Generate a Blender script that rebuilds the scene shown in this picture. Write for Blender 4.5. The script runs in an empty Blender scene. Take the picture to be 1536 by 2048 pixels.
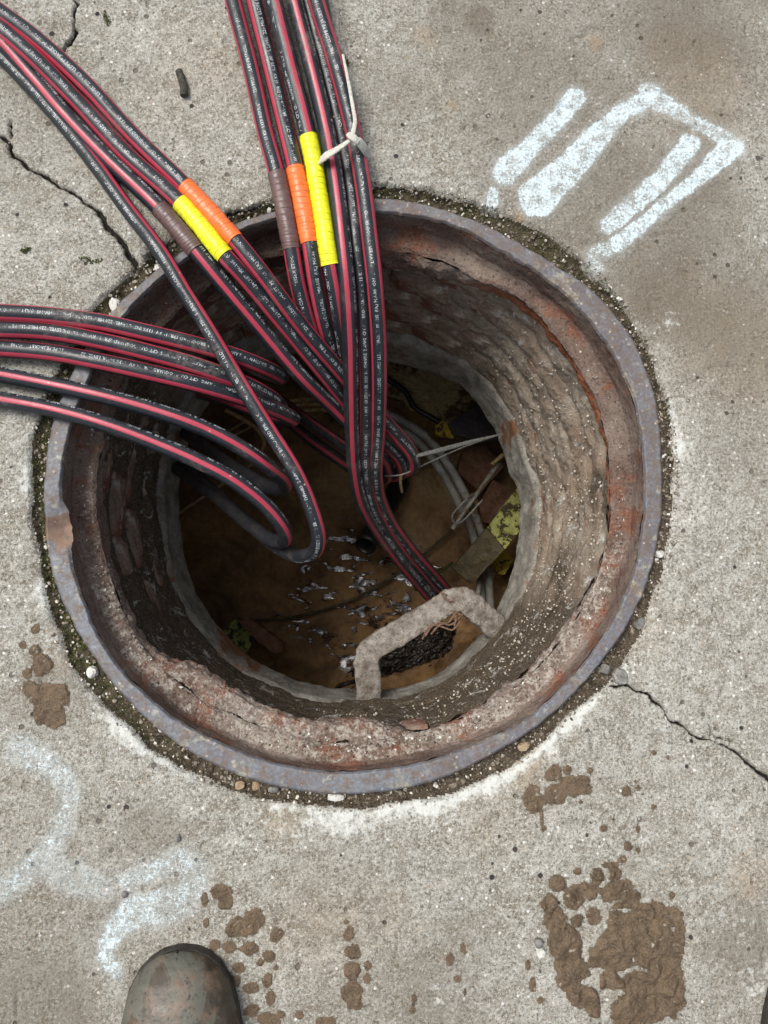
import bpy, math, random
import numpy as np
from mathutils import Vector, Matrix
random.seed(7); rng = np.random.default_rng(7)
S = bpy.context.scene
COL = S.collection
PI = math.pi; rad = math.radians

# ------------------------------------------------------------------ camera, sky, sun, exposure
F = 1500.0
CAM = np.array([-0.0387, -0.1433, 0.972]); AX, AY = 0.1051, -0.0669
def _rot(ax, ay):
    cx, sx, cy, sy = math.cos(ax), math.sin(ax), math.cos(ay), math.sin(ay)
    return np.array([[1,0,0],[0,cx,-sx],[0,sx,cx]]) @ np.array([[cy,0,sy],[0,1,0],[-sy,0,cy]])
M = _rot(AX, AY)
cd = bpy.data.cameras.new('camera'); cam = bpy.data.objects.new('camera', cd); COL.objects.link(cam)
cd.sensor_fit = 'HORIZONTAL'; cd.sensor_width = 36.0; cd.lens = 36.0*F/1536.0
cd.clip_start = 0.02; cd.clip_end = 500
mw = Matrix.Identity(4)
for i in range(3):
    for j in range(3): mw[i][j] = float(M[i, j])
    mw[i][3] = float(CAM[i])
cam.matrix_world = mw
S.camera = cam

SUN_EL, SUN_AZ = rad(62), rad(-58)          # azimuth measured from +y towards +x
w = bpy.data.worlds.new('World'); S.world = w; w.use_nodes = True
nt = w.node_tree; nt.nodes.clear()
sky = nt.nodes.new('ShaderNodeTexSky'); sky.sky_type = 'NISHITA'; sky.sun_disc = False
sky.sun_elevation = SUN_EL; sky.sun_rotation = SUN_AZ; sky.air_density = 1.0; sky.dust_density = 4.0; sky.ozone_density = 1.2
hs = nt.nodes.new('ShaderNodeHueSaturation'); hs.inputs['Saturation'].default_value = 0.42   # overcast: whiter sky
bg = nt.nodes.new('ShaderNodeBackground'); bg.inputs['Strength'].default_value = 0.12
wo = nt.nodes.new('ShaderNodeOutputWorld')
nt.links.new(sky.outputs[0], hs.inputs['Color']); nt.links.new(hs.outputs[0], bg.inputs['Color']); nt.links.new(bg.outputs[0], wo.inputs['Surface'])
ld = bpy.data.lights.new('sun', 'SUN'); ld.energy = 1.9; ld.angle = rad(24); ld.color = (1.0, 0.96, 0.9)
sun = bpy.data.objects.new('sun', ld); COL.objects.link(sun)
sd = Vector((math.cos(SUN_EL)*math.sin(SUN_AZ), math.cos(SUN_EL)*math.cos(SUN_AZ), math.sin(SUN_EL)))
sun.rotation_euler = sd.to_track_quat('Z', 'Y').to_euler(); sun.location = sd*5
S.view_settings.view_transform = 'Standard'; S.view_settings.look = 'None'
S.view_settings.gamma = 1.0; S.view_settings.use_curve_mapping = False
S.view_settings.exposure = 0.58
S.cycles.max_bounces = 10; S.cycles.diffuse_bounces = 6

# ------------------------------------------------------------------ maths helpers
def W(px, py, z=0.0):
    """real-world point at height z that the traced picture position stands for"""
    d = M @ np.array([(px-768)/F, -(py-1024)/F, -1.0])
    t = (z-CAM[2])/d[2]
    return CAM + t*d
def WL(pts, z=0.0): return np.array([W(p[0], p[1], p[2] if len(p) > 2 else z) for p in pts])
def _h(ix, iy, iz, s):
    n = (ix*374761393 + iy*668265263 + iz*2147483647 + s*974634777) & 0xffffffff
    n = ((n ^ (n >> 13))*1274126177) & 0xffffffff
    n = ((n ^ (n >> 16))*2246822519) & 0xffffffff
    return ((n ^ (n >> 15)) & 0xffff)/65535.0
def vn(x, y, z=0.0, s=0):
    x, y, z = np.broadcast_arrays(np.asarray(x, float), np.asarray(y, float), np.asarray(z, float))
    ix, iy, iz = np.floor(x).astype(np.int64), np.floor(y).astype(np.int64), np.floor(z).astype(np.int64)
    fx, fy, fz = x-ix, y-iy, z-iz
    fx, fy, fz = fx*fx*(3-2*fx), fy*fy*(3-2*fy), fz*fz*(3-2*fz)
    two = not np.all(z == 0)
    def lay(k):
        a = _h(ix, iy, k, s); b = _h(ix+1, iy, k, s); c = _h(ix, iy+1, k, s); d = _h(ix+1, iy+1, k, s)
        return (a*(1-fx)+b*fx)*(1-fy) + (c*(1-fx)+d*fx)*fy
    r = lay(iz)
    if two: r = r*(1-fz) + lay(iz+1)*fz
    return r*2-1
def fbm(x, y, z=0.0, s=0, o=4, g=.5):
    a, t, n = 1.0, 0.0, 0.0
    for i in range(o):
        t = t + a*vn(np.asarray(x)*2**i, np.asarray(y)*2**i, np.asarray(z)*2**i, s+i*17); n += a; a *= g
    return t/n
def ss(a, b, x):
    t = np.clip((x-a)/(b-a), 0, 1); return t*t*(3-2*t)
def spline(P, n):
    P = np.asarray(P, float); k = len(P)
    d = np.r_[0, np.cumsum(np.linalg.norm(np.diff(P, axis=0), axis=1)**.5)]
    Q = np.vstack([2*P[0]-P[1], P, 2*P[-1]-P[-2]]); D = np.r_[-(d[1]-d[0]), d, 2*d[-1]-d[-2]]
    out = []
    for t in np.linspace(0, d[-1], n):
        i = min(max(np.searchsorted(d, t, 'right')-1, 0), k-2)
        p0, p1, p2, p3 = Q[i:i+4]; t0, t1, t2, t3 = D[i:i+4]
        A1 = (t1-t)/(t1-t0)*p0+(t-t0)/(t1-t0)*p1; A2 = (t2-t)/(t2-t1)*p1+(t-t1)/(t2-t1)*p2; A3 = (t3-t)/(t3-t2)*p2+(t-t2)/(t3-t2)*p3
        B1 = (t2-t)/(t2-t0)*A1+(t-t0)/(t2-t0)*A2; B2 = (t3-t)/(t3-t1)*A2+(t-t1)/(t3-t1)*A3
        out.append((t2-t)/(t2-t1)*B1+(t-t1)/(t2-t1)*B2)
    return np.array(out)
def resample(P, step=None, n=None):
    L = np.r_[0, np.cumsum(np.linalg.norm(np.diff(P, axis=0), axis=1))]
    n = n or max(3, int(L[-1]/step)+1); t = np.linspace(0, L[-1], n)
    return np.stack([np.interp(t, L, P[:, i]) for i in range(P.shape[1])], 1)
def pd(X, Y, poly):
    """distance to a polyline, and position along it"""
    best = np.full(X.shape, 1e9); al = np.zeros(X.shape); acc = 0
    for a, b in zip(poly[:-1], poly[1:]):
        dx, dy = b[0]-a[0], b[1]-a[1]; L = dx*dx+dy*dy+1e-12
        t = np.clip(((X-a[0])*dx+(Y-a[1])*dy)/L, 0, 1)
        d = np.hypot(X-a[0]-t*dx, Y-a[1]-t*dy); m = d < best
        best = np.where(m, d, best); al = np.where(m, acc+t*math.sqrt(L), al); acc += math.sqrt(L)
    return best, al
def radial(pts, z, smooth=1):
    """periodic radius function r(angle) through traced points at height z"""
    P = WL(pts, z); th = np.arctan2(P[:, 1], P[:, 0]); r = np.hypot(P[:, 0], P[:, 1])
    o = np.argsort(th); th, r = th[o], r[o]
    T = np.linspace(-PI, PI, 721)
    R = np.interp(T, np.r_[th[-3:]-2*PI, th, th[:3]+2*PI], np.r_[r[-3:], r, r[:3]])
    k = int(smooth); ker = np.hanning(2*k+3); ker /= ker.sum()
    Rc = np.r_[R[-k-2:-1], R, R[1:k+2]]; R = np.convolve(Rc, ker, 'valid')[:721] if k else R
    return lambda a: np.interp((np.asarray(a)+PI) % (2*PI)-PI, T, R)

R_OUT = radial([(90,950),(105,1150),(197,1328),(361,1492),(561,1575),(760,1586),(600,1583),(819,1575),(1032,1481),(1194,1335),(1272,1221),(1321,1054),(1324,950),(1311,799),(1279,699),(1183,575),(768,395),(893,420),(1018,475),(1110,530),(478,443),(548,422),(333,525),(242,602),(146,740),(104,845),(640,405)], 0, 14)
R_IN = radial([(122,1000),(124,950),(133,1085),(160,1178),(201,1283),(261,1360),(343,1433),(461,1493),(584,1534),(680,1546),(760,1540),(913,1502),(1043,1445),(1147,1351),(1225,1242),(1272,1132),(1288,1002),(1279,854),(1261,776),(1202,672),(1133,589),(1065,539),(974,489),(933,460),(768,425),(650,425),(550,438),(483,460),(338,545),(270,605),(179,756),(140,860)], 0, 10)
def zlip(a): return -.0875-.0135*np.cos(np.asarray(a)-rad(130))
SKP = [(210,950),(220,1087),(261,1205),(300,1290),(345,1318),(402,1328),(493,1388),(589,1429),(653,1436),(730,1434),(800,1450),(834,1466),(880,1450),(965,1408),(1053,1335),(1110,1275),(1163,1200),(1215,1054),(1215,982),(1206,867),(1156,754),(1101,676),(1028,603),(942,575),(837,544),(777,535),(650,520),(526,537),(380,625),(300,700),(260,760),(220,860)]
R_SK = radial([(x, y, float(zlip(math.atan2(990-y, x-707)))) for x, y in SKP], 0, 5)
R_HOLE = radial([(358,1000),(363,1041),(400,1196),(484,1301),(560,1345),(630,1370),(698,1376),(780,1378),(870,1350),(940,1290),(926,776),(978,845),(1019,954),(1037,981),(1035,1065),(996,1210),(777,726),(846,744),(700,705),(560,715),(440,780),(380,880)], -.5, 12)
R_GAP = radial([(62,950),(60,1040),(80,1130),(95,1230),(150,1350),(215,1420),(330,1520),(480,1590),(600,1612),(760,1615),(870,1600),(1020,1535),(1130,1440),(1215,1370),(1255,1330),(1300,1220),(1345,1080),(1352,960),(1340,830),(1300,700),(1225,580),(1130,490),(1000,425),(880,385),(768,368),(640,380),(530,402),(470,420),(300,500),(275,530),(195,600),(140,690),(70,850)], 0, 3)

# ------------------------------------------------------------------ object helpers
def link(o, parent=None):
    COL.objects.link(o)
    if parent: o.parent = parent
    return o
def tag(o, label=None, cat=None, group=None, kind=None):
    if label: o['label'] = label
    if cat: o['category'] = cat
    if group: o['group'] = group
    if kind: o['kind'] = kind
    return o
def empty(name, loc, label, cat, group=None, kind=None):
    o = bpy.data.objects.new(name, None); o.location = Vector([float(v) for v in loc]); o.empty_display_size = .05
    return tag(link(o), label, cat, group, kind)
def mesh_np(name, V, Fc, mat, parent=None, attrs=None, smooth=True, uv=None):
    V = np.asarray(V, np.float32); Fc = np.asarray(Fc, np.int32)
    me = bpy.data.meshes.new(name); me.vertices.add(len(V)); me.vertices.foreach_set('co', V.ravel())
    k = Fc.shape[1]; me.loops.add(Fc.size); me.loops.foreach_set('vertex_index', Fc.ravel())
    me.polygons.add(len(Fc)); me.polygons.foreach_set('loop_start', np.arange(0, Fc.size, k, dtype=np.int32))
    me.polygons.foreach_set('use_smooth', np.full(len(Fc), smooth))
    for n, a in (attrs or {}).items():
        at = me.attributes.new(n, 'FLOAT', 'POINT'); at.data.foreach_set('value', np.asarray(a, np.float32).ravel())
    me.update(calc_edges=True)
    if uv is not None:
        u = me.uv_layers.new(name='UVMap'); u.data.foreach_set('uv', np.asarray(uv, np.float32).ravel())
    me.validate()
    if mat: me.materials.append(mat)
    o = bpy.data.objects.new(name, me); link(o)
    if parent: o.parent = parent; o.matrix_parent_inverse = parent_inv(parent)
    return o
def parent_inv(p): return Matrix.Translation(-Vector(p.location))
def gridfaces(n, m, cu=False, cv=False):
    i = np.arange(n if cu else n-1); j = np.arange(m if cv else m-1)
    I, J = np.meshgrid(i, j, indexing='ij'); I2, J2 = (I+1) % n, (J+1) % m
    return np.stack([I*m+J, I2*m+J, I2*m+J2, I*m+J2], -1).reshape(-1, 4)
def frames(P, up=(0, 0, 1)):
    T = np.gradient(P, axis=0); T /= np.linalg.norm(T, axis=1)[:, None]
    N = np.zeros_like(P); n = np.array(up, float); n -= n.dot(T[0])*T[0]; n /= np.linalg.norm(n); N[0] = n
    for i in range(1, len(P)):
        n = N[i-1]-N[i-1].dot(T[i])*T[i]; N[i] = n/np.linalg.norm(n)
    return T, N, np.cross(T, N)
def tube(name, P, r, mat, parent=None, seg=16, up=(0, 0, 1), caps=True, rfun=None, uvs=True, twist=0.0, flat=1.0):
    P = np.asarray(P, float); T, N, B = frames(P, up); n = len(P)
    L = np.r_[0, np.cumsum(np.linalg.norm(np.diff(P, axis=0), axis=1))]
    A = np.linspace(0, 2*PI, seg, endpoint=False)
    rr = np.broadcast_to(np.asarray(r, float), (n,))[:, None]*np.ones((n, seg))
    if rfun is not None: rr = rr+rfun(L[:, None], A[None, :])
    tw = twist*L[:, None]
    c, s = np.cos(A[None]+tw), np.sin(A[None]+tw)*flat
    V = P[:, None]+rr[..., None]*(c[..., None]*N[:, None]+s[..., None]*B[:, None])
    V = V.reshape(-1, 3); Fc = gridfaces(n, seg, False, True)[:, ::-1]
    uv = None
    if uvs:
        I = Fc//seg; J = Fc % seg; J = np.where((J == 0) & (np.max(J, 1)[:, None] == seg-1), seg, J)
        uv = np.stack([L[I], J/seg], -1).reshape(-1, 2)
    if caps:
        V = np.vstack([V, P[0], P[-1]]); c0, c1 = len(V)-2, len(V)-1
        j = np.arange(seg); j2 = (j+1) % seg
        Fc = np.vstack([Fc, np.stack([j, j2, np.full(seg, c0), np.full(seg, c0)], 1), np.stack([j2+(n-1)*seg, j+(n-1)*seg, np.full(seg, c1), np.full(seg, c1)], 1)])
        # degenerate quads are turned into proper ones by using triangles for all
        tri = []; uvt = []
        nq = (n-1)*seg
        q = Fc[:nq]; t1 = q[:, [0, 1, 2]]; t2 = q[:, [0, 2, 3]]; cp = Fc[nq:, :3]
        if uv is not None:
            uq = uv.reshape(nq, 4, 2); uv = np.concatenate([uq[:, [0, 1, 2]], uq[:, [0, 2, 3]], np.full((len(cp), 3, 2), .02)]).reshape(-1, 2)
        Fc = np.vstack([t1, t2, cp])
    return mesh_np(name, V, Fc, mat, parent, uv=uv)
def prism(name, pts, zt, th, mat, parent=None, noise=.002, bev=.003, seed=1, sub=10):
    """slab from a traced outline; the top follows zt (number or list), thickness th; rough worn edges"""
    Q = np.array([W(p[0], p[1], z) for p, z in zip(pts, (zt if hasattr(zt, '__len__') else [zt]*len(pts)))])
    c = Q.mean(0)
    E = []
    for a, b in zip(Q, np.roll(Q, -1, 0)):
        for t in np.linspace(0, 1, sub, endpoint=False): E.append(a*(1-t)+b*t)
    E = np.array(E); m = len(E); rings = []
    for s, dz in ((0, 0), (.12, 0), (.25, 0), (.38, 0), (.5, 0), (.62, 0), (.74, 0), (.84, 0), (.92, 0), (1-bev*2, 0), (1, -bev), (1, -th*.6), (.99, -th)):
        R = c+(E-c)*s; R = R+np.array([0, 0, dz])
        nz = noise*fbm(R[:, 0]*90, R[:, 1]*90, R[:, 2]*90+seed*3.1, seed, 3)
        R[:, 2] += nz; d = E-c; R[:, :2] += (noise*1.2*fbm(R[:, 0]*60, R[:, 1]*60, R[:, 2]*60+9, seed+5, 3)/(np.linalg.norm(d[:, :2], axis=1)+1e-6))[:, None]*d[:, :2]*(s > .3)
        rings.append(R)
    V = np.vstack(rings); Fc = gridfaces(len(rings), m, False, True)
    return mesh_np(name, V, Fc, mat, parent, smooth=False)

# ------------------------------------------------------------------ material helpers
class NT:
    def __init__(s, name, rough=.8, spec=.3):
        s.m = bpy.data.materials.new(name); s.m.use_nodes = True; s.t = s.m.node_tree; s.t.nodes.clear()
        s.o = s.n('OutputMaterial'); s.b = s.n('BsdfPrincipled'); s.l(s.b.outputs[0], s.o.inputs[0])
        s.b.inputs['Roughness'].default_value = rough; s.b.inputs['Specular IOR Level'].default_value = spec
        s.co = s.n('TexCoord').outputs['Object']
    def n(s, k): return s.t.nodes.new('ShaderNode'+k)
    def l(s, a, b): s.t.links.new(a, b)
    def put(s, sock, v):
        if isinstance(v, bpy.types.NodeSocket): s.l(v, sock)
        elif isinstance(v, tuple) and len(v) == 3: sock.default_value = (*v, 1) if sock.type == 'RGBA' else v
        else: sock.default_value = v
    def noise(s, sc, det=4, rough=.55, co=None, dist=0):
        n = s.n('TexNoise'); n.inputs['Scale'].default_value = sc; n.inputs['Detail'].default_value = det
        n.inputs['Roughness'].default_value = rough; n.inputs['Distortion'].default_value = dist; s.l(co or s.co, n.inputs['Vector']); return n.outputs['Fac']
    def voro(s, sc, feat='F1', co=None, out='Distance', rnd=1):
        n = s.n('TexVoronoi'); n.feature = feat; n.inputs['Scale'].default_value = sc; n.inputs['Randomness'].default_value = rnd; s.l(co or s.co, n.inputs['Vector']); return n.outputs[out]
    def at(s, name):
        n = s.n('Attribute'); n.attribute_name = name; return n.outputs['Fac']
    def ramp(s, f, a, b, c0=0., c1=1.):
        n = s.n('MapRange'); s.put(n.inputs[0], f)
        for i, v in enumerate((a, b, c0, c1)): s.put(n.inputs[i+1], v)
        return n.outputs[0]
    def mix(s, f, a, b, mode='MIX'):
        n = s.n('Mix'); n.data_type = 'RGBA'; n.blend_type = mode; n.clamp_factor = True
        s.put(n.inputs[0], f); s.put(n.inputs[6], a); s.put(n.inputs[7], b); return n.outputs[2]
    def math(s, op, a, b=0., c=0.):
        n = s.n('Math'); n.operation = op; s.put(n.inputs[0], a); s.put(n.inputs[1], b); s.put(n.inputs[2], c); return n.outputs[0]
    def bump(s, h, dist, strength=1., nrm=None):
        n = s.n('Bump'); n.inputs['Distance'].default_value = dist; n.inputs['Strength'].default_value = strength; s.l(h, n.inputs['Height'])
        if nrm: s.l(nrm, n.inputs['Normal'])
        return n.outputs[0]
    def out(s, col=None, rough=None, nrm=None, metal=None):
        if col is not None: s.put(s.b.inputs['Base Color'], col)
        if rough is not None: s.put(s.b.inputs['Roughness'], rough)
        if nrm is not None: s.l(nrm, s.b.inputs['Normal'])
        if metal is not None: s.put(s.b.inputs['Metallic'], metal)
        return s.m

def concrete_base(m):
    big = m.noise(4, 6, .62); b2 = m.noise(14, 6, .68); mid = m.noise(52, 7, .72); g1 = m.noise(250, 4, .68); g2 = m.noise(640, 3, .6)
    c = m.mix(m.ramp(big, .36, .64), (.275, .262, .215), (.41, .41, .37))
    c = m.mix(m.ramp(b2, .40, .62), m.mix(.5, c, (.21, .185, .135)), m.mix(.5, c, (.47, .47, .425)))
    c = m.mix(m.ramp(mid, .40, .62), m.mix(.5, c, (.16, .13, .085)), m.mix(.45, c, (.50, .49, .44)))
    # sand grains: pale and dark
    c = m.mix(m.math('MULTIPLY', m.ramp(g1, .54, .65), .76), c, (.60, .595, .55))
    c = m.mix(m.math('MULTIPLY', m.ramp(g1, .46, .36), .78), c, (.085, .072, .052))
    c = m.mix(m.math('MULTIPLY', m.ramp(g2, .57, .66), .6), c, (.70, .70, .67))
    c = m.mix(m.math('MULTIPLY', m.ramp(g2, .42, .33), .8), c, (.045, .04, .033))
    # sparse dark pits and small coloured stones, each with its own size
    v = m.voro(62); vc = m.voro(62, out='Color'); sp = m.n('SeparateColor'); m.l(vc, sp.inputs[0])
    pf = m.math('MULTIPLY', m.ramp(m.math('SUBTRACT', v, m.math('MULTIPLY', sp.outputs[0], .12)), .13, .08), m.ramp(sp.outputs[1], .80, .86))
    c = m.mix(pf, c, m.mix(sp.outputs[2], (.03, .028, .026), (.16, .14, .12)))
    v2 = m.voro(120); vd = m.voro(120, out='Color'); sq = m.n('SeparateColor'); m.l(vd, sq.inputs[0])
    c = m.mix(m.math('MULTIPLY', m.ramp(v2, .26, .16), m.ramp(sq.outputs[1], .72, .78)), c, m.mix(sq.outputs[2], (.34, .27, .19), (.74, .73, .70)))
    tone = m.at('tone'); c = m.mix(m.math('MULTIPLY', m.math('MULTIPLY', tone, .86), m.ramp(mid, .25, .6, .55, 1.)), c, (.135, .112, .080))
    tint = m.at('tint'); c = m.mix(m.math('MULTIPLY', tint, m.ramp(mid, .4, .6, .1, .6)), c, (.33, .23, .125))
    ch = m.at('chalk'); cg = m.noise(120, 6, .8); cb = m.noise(30, 4, .65)
    cf = m.math('ADD', m.math('MULTIPLY', ch, .38), m.math('ADD', m.math('MULTIPLY', cg, .75), m.math('MULTIPLY', cb, .45)))
    c = m.mix(m.math('MULTIPLY', m.math('MULTIPLY', m.ramp(cf, .80, .98), .85), m.ramp(ch, .02, .2)), c, (.66, .67, .63))
    h = m.math('ADD', m.math('MULTIPLY', g1, 1.), m.math('MULTIPLY', g2, .5)); h = m.math('ADD', h, m.math('MULTIPLY', mid, 1.6)); h = m.math('SUBTRACT', h, pf)
    return c, h
def mat_concrete():
    m = NT('concrete', .88, .25); c, h = concrete_base(m)
    cr = m.at('crack'); c = m.mix(m.ramp(cr, .25, .6), c, (.022, .019, .015))
    return m.out(c, None, m.bump(h, .0026, 1.))
def mat_paint():
    m = NT('spray_paint', .75, .3); c, h = concrete_base(m)
    p = m.at('mask'); g = m.noise(260, 4, .75); g2 = m.noise(60, 4, .65); g3 = m.noise(640, 2, .6)
    f = m.math('ADD', m.math('MULTIPLY', p, .50), m.math('ADD', m.math('MULTIPLY', g, .95), m.math('ADD', m.math('MULTIPLY', g2, .60), m.math('MULTIPLY', g3, .35))))
    # thin over-spray haze plus speckled paint that missed the pores
    c = m.mix(m.math('MULTIPLY', p, .26), c, (.60, .70, .72))
    c = m.mix(m.math('MULTIPLY', m.ramp(f, 1.33, 1.48), m.ramp(p, .03, .2)), c, m.mix(m.noise(500, 2), (.50, .61, .64), (.74, .83, .86)))
    return m.out(c, None, m.bump(h, .0026, 1.))
def mat_mud(wet=False):
    m = NT('drying_mud', .7, .35); cc, hh = concrete_base(m); n = m.noise(60, 6, .65); g = m.noise(420, 3, .6); k = m.noise(22, 5, .6)
    c = m.mix(m.ramp(n, .35, .65), (.070, .045, .025), (.165, .112, .066)); c = m.mix(m.ramp(g, .35, .7), m.mix(.4, c, (.055, .036, .022)), m.mix(.35, c, (.30, .235, .16)))
    c = m.mix(m.ramp(k, .5, .65, 0, .45), c, (.19, .135, .083)); c = m.mix(m.ramp(m.noise(130, 3), .66, .74), c, (.42, .38, .30))
    e = m.math('ADD', m.at('mask'), m.math('MULTIPLY', m.math('SUBTRACT', m.noise(150, 4, .7), .5), .45))
    damp = m.mix(.75, cc, (.11, .08, .05)); c = m.mix(m.ramp(e, .34, .46), damp, c)
    return m.out(c, m.ramp(n, .3, .7, .5, .85), m.bump(m.math('ADD', m.math('MULTIPLY', n, 2.), m.math('MULTIPLY', g, .5)), .005, 1.))
def mat_soil():
    m = NT('joint_soil', .92, .2); n = m.noise(70, 6, .7); g = m.noise(450, 3, .65)
    c = m.mix(m.ramp(n, .35, .65), (.045, .034, .022), (.13, .102, .070)); c = m.mix(m.ramp(g, .56, .72), c, (.26, .235, .18)); c = m.mix(m.ramp(g, .45, .33), c, (.014, .012, .01))
    ms = m.at('moss'); mn = m.noise(110, 5, .7)
    c = m.mix(m.math('MULTIPLY', ms, m.ramp(mn, .42, .58)), c, m.mix(m.ramp(g, .4, .62), (.018, .022, .008), (.085, .09, .028)))
    return m.out(c, None, m.bump(m.math('ADD', n, m.math('MULTIPLY', g, .7)), .005, 1.))
def mat_rim():
    m = NT('worn_steel_rim', .55, .45); n = m.noise(30, 6, .6); g = m.noise(260, 4, .65); b = m.noise(7, 3)
    c = m.mix(m.ramp(n, .35, .65), (.075, .082, .10), (.18, .198, .222)); c = m.mix(m.ramp(b, .44, .60), c, m.mix(n, (.062, .055, .064), (.135, .125, .135)))
    c = m.mix(m.ramp(g, .35, .7), m.mix(.3, c, (.07, .065, .07)), m.mix(.3, c, (.30, .32, .35)))
    dk_ = m.at('dark_arc'); c = m.mix(m.math('MULTIPLY', dk_, m.ramp(m.noise(24, 6, .7), .38, .6, .1, .9)), c, m.mix(g, (.05, .042, .045), (.16, .14, .135)))
    tn = m.noise(20, 6, .62, dist=.4); tn2 = m.noise(55, 4, .6)
    tf = m.math('MAXIMUM', m.math('MULTIPLY', m.ramp(tn, .57, .65), .75), m.math('MULTIPLY', m.ramp(tn2, .60, .66), .6))
    c = m.mix(tf, c, m.mix(g, (.20, .185, .13), (.44, .42, .33)))
    c = m.mix(m.ramp(m.voro(85), .17, .11), c, m.mix(b, (.28, .13, .07), (.45, .43, .36)))
    ru = m.at('rust'); c = m.mix(m.ramp(m.math('ADD', ru, m.math('MULTIPLY', g, .5)), .55, .8), c, m.mix(m.ramp(n, .4, .6), (.10, .055, .04), (.24, .15, .10)))
    sc = m.noise(60, 7, .82); c = m.mix(m.ramp(sc, .47, .58, 0, .85), c, m.mix(g, (.06, .042, .035), (.17, .125, .09))); c = m.mix(m.ramp(sc, .42, .34, 0, .6), c, (.34, .35, .35))
    return m.out(c, m.ramp(n, .3, .7, .45, .7), m.bump(m.math('ADD', m.math('MULTIPLY', g, .5), m.math('ADD', n, m.math('MULTIPLY', tf, .3))), .0016, .8))
def mat_rust():
    m = NT('rusty_cast_iron', .85, .25); n = m.noise(45, 7, .68); g = m.noise(280, 4, .65); b = m.noise(8, 4)
    c = m.mix(m.ramp(n, .33, .67), (.070, .044, .034), (.27, .205, .165)); c = m.mix(m.ramp(b, .42, .62), m.mix(.5, c, (.13, .075, .055)), m.mix(.5, c, (.32, .26, .215)))
    o = m.noise(18, 5, .6, dist=.5); c = m.mix(m.math('MULTIPLY', m.ramp(o, .53, .63), .8), c, m.mix(n, (.14, .05, .028), (.30, .13, .075)))
    ru = m.at('rust'); c = m.mix(m.ramp(m.math('ADD', ru, m.math('MULTIPLY', g, .4)), .6, .9), c, m.mix(n, (.20, .062, .028), (.42, .155, .07)))
    du = m.at('dust'); dn = m.noise(120, 6, .75)
    c = m.mix(m.ramp(m.math('ADD', m.math('MULTIPLY', du, .30), dn), .74, .90), c, m.mix(g, (.26, .225, .18), (.62, .57, .50)))
    c = m.mix(m.ramp(g, .43, .32), c, (.022, .016, .014)); c = m.mix(m.math('MULTIPLY', m.ramp(g, .60, .70), .6), c, (.42, .38, .33))
    return m.out(c, None, m.bump(m.math('ADD', m.math('MULTIPLY', n, 1.4), m.math('MULTIPLY', g, .5)), .007, 1.))
def mat_wall():
    m = NT('mortar_coat', .93, .2); n = m.noise(40, 7, .7); g = m.noise(330, 4, .65); b = m.noise(9, 4, .6)
    c = m.mix(m.ramp(n, .33, .67), (.20, .158, .115), (.46, .395, .315)); c = m.mix(m.ramp(b, .45, .62), c, m.mix(.5, c, (.30, .20, .135)))
    so = m.at('soil'); c = m.mix(m.ramp(m.math('ADD', so, m.math('MULTIPLY', n, .6)), .62, .9), c, m.mix(m.ramp(g, .35, .7), (.050, .036, .023), (.19, .15, .105)))  # mask carries real soil and the painted shade of the left wall
    e = m.noise(30, 7, .78, dist=.6); c = m.mix(m.ramp(e, .57, .64), c, m.mix(g, (.36, .36, .33), (.68, .68, .64)))
    c = m.mix(m.ramp(g, .64, .72), c, (.48, .45, .38)); c = m.mix(m.ramp(g, .38, .30), c, (.025, .02, .016))
    return m.out(c, None, m.bump(m.math('ADD', m.math('MULTIPLY', n, 1.2), m.math('MULTIPLY', g, .5)), .007, 1.))
def mat_brick():
    m = NT('grimy_brick', .92, .2); n = m.noise(60, 6, .65); g = m.noise(330, 3, .6); b = m.noise(12, 2)
    c = m.mix(m.ramp(n, .35, .65), (.17, .115, .082), (.36, .28, .22)); c = m.mix(m.ramp(b, .5, .6), c, m.mix(n, (.16, .068, .045), (.25, .13, .09)))
    c = m.mix(m.ramp(m.noise(25, 5, .7), .56, .64), c, (.42, .385, .33)); c = m.mix(m.ramp(g, .4, .3), c, (.04, .03, .026))
    return m.out(c, None, m.bump(m.math('ADD', n, m.math('MULTIPLY', g, .4)), .004, 1.))
def mat_neck():
    m = NT('grey_concrete_neck', .9, .2); n = m.noise(32, 7, .7); g = m.noise(300, 3, .6)
    c = m.mix(m.ramp(n, .35, .65), (.13, .118, .095), (.33, .315, .275)); c = m.mix(m.ramp(g, .58, .7), c, (.35, .34, .31)); c = m.mix(m.ramp(g, .4, .3), c, (.09, .08, .065))
    o = m.noise(9, 4, .6, dist=.6); c = m.mix(m.ramp(o, .60, .66), c, m.mix(n, (.15, .065, .035), (.22, .12, .06)))
    return m.out(c, None, m.bump(m.math('ADD', n, m.math('MULTIPLY', g, .5)), .003, .8))
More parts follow.
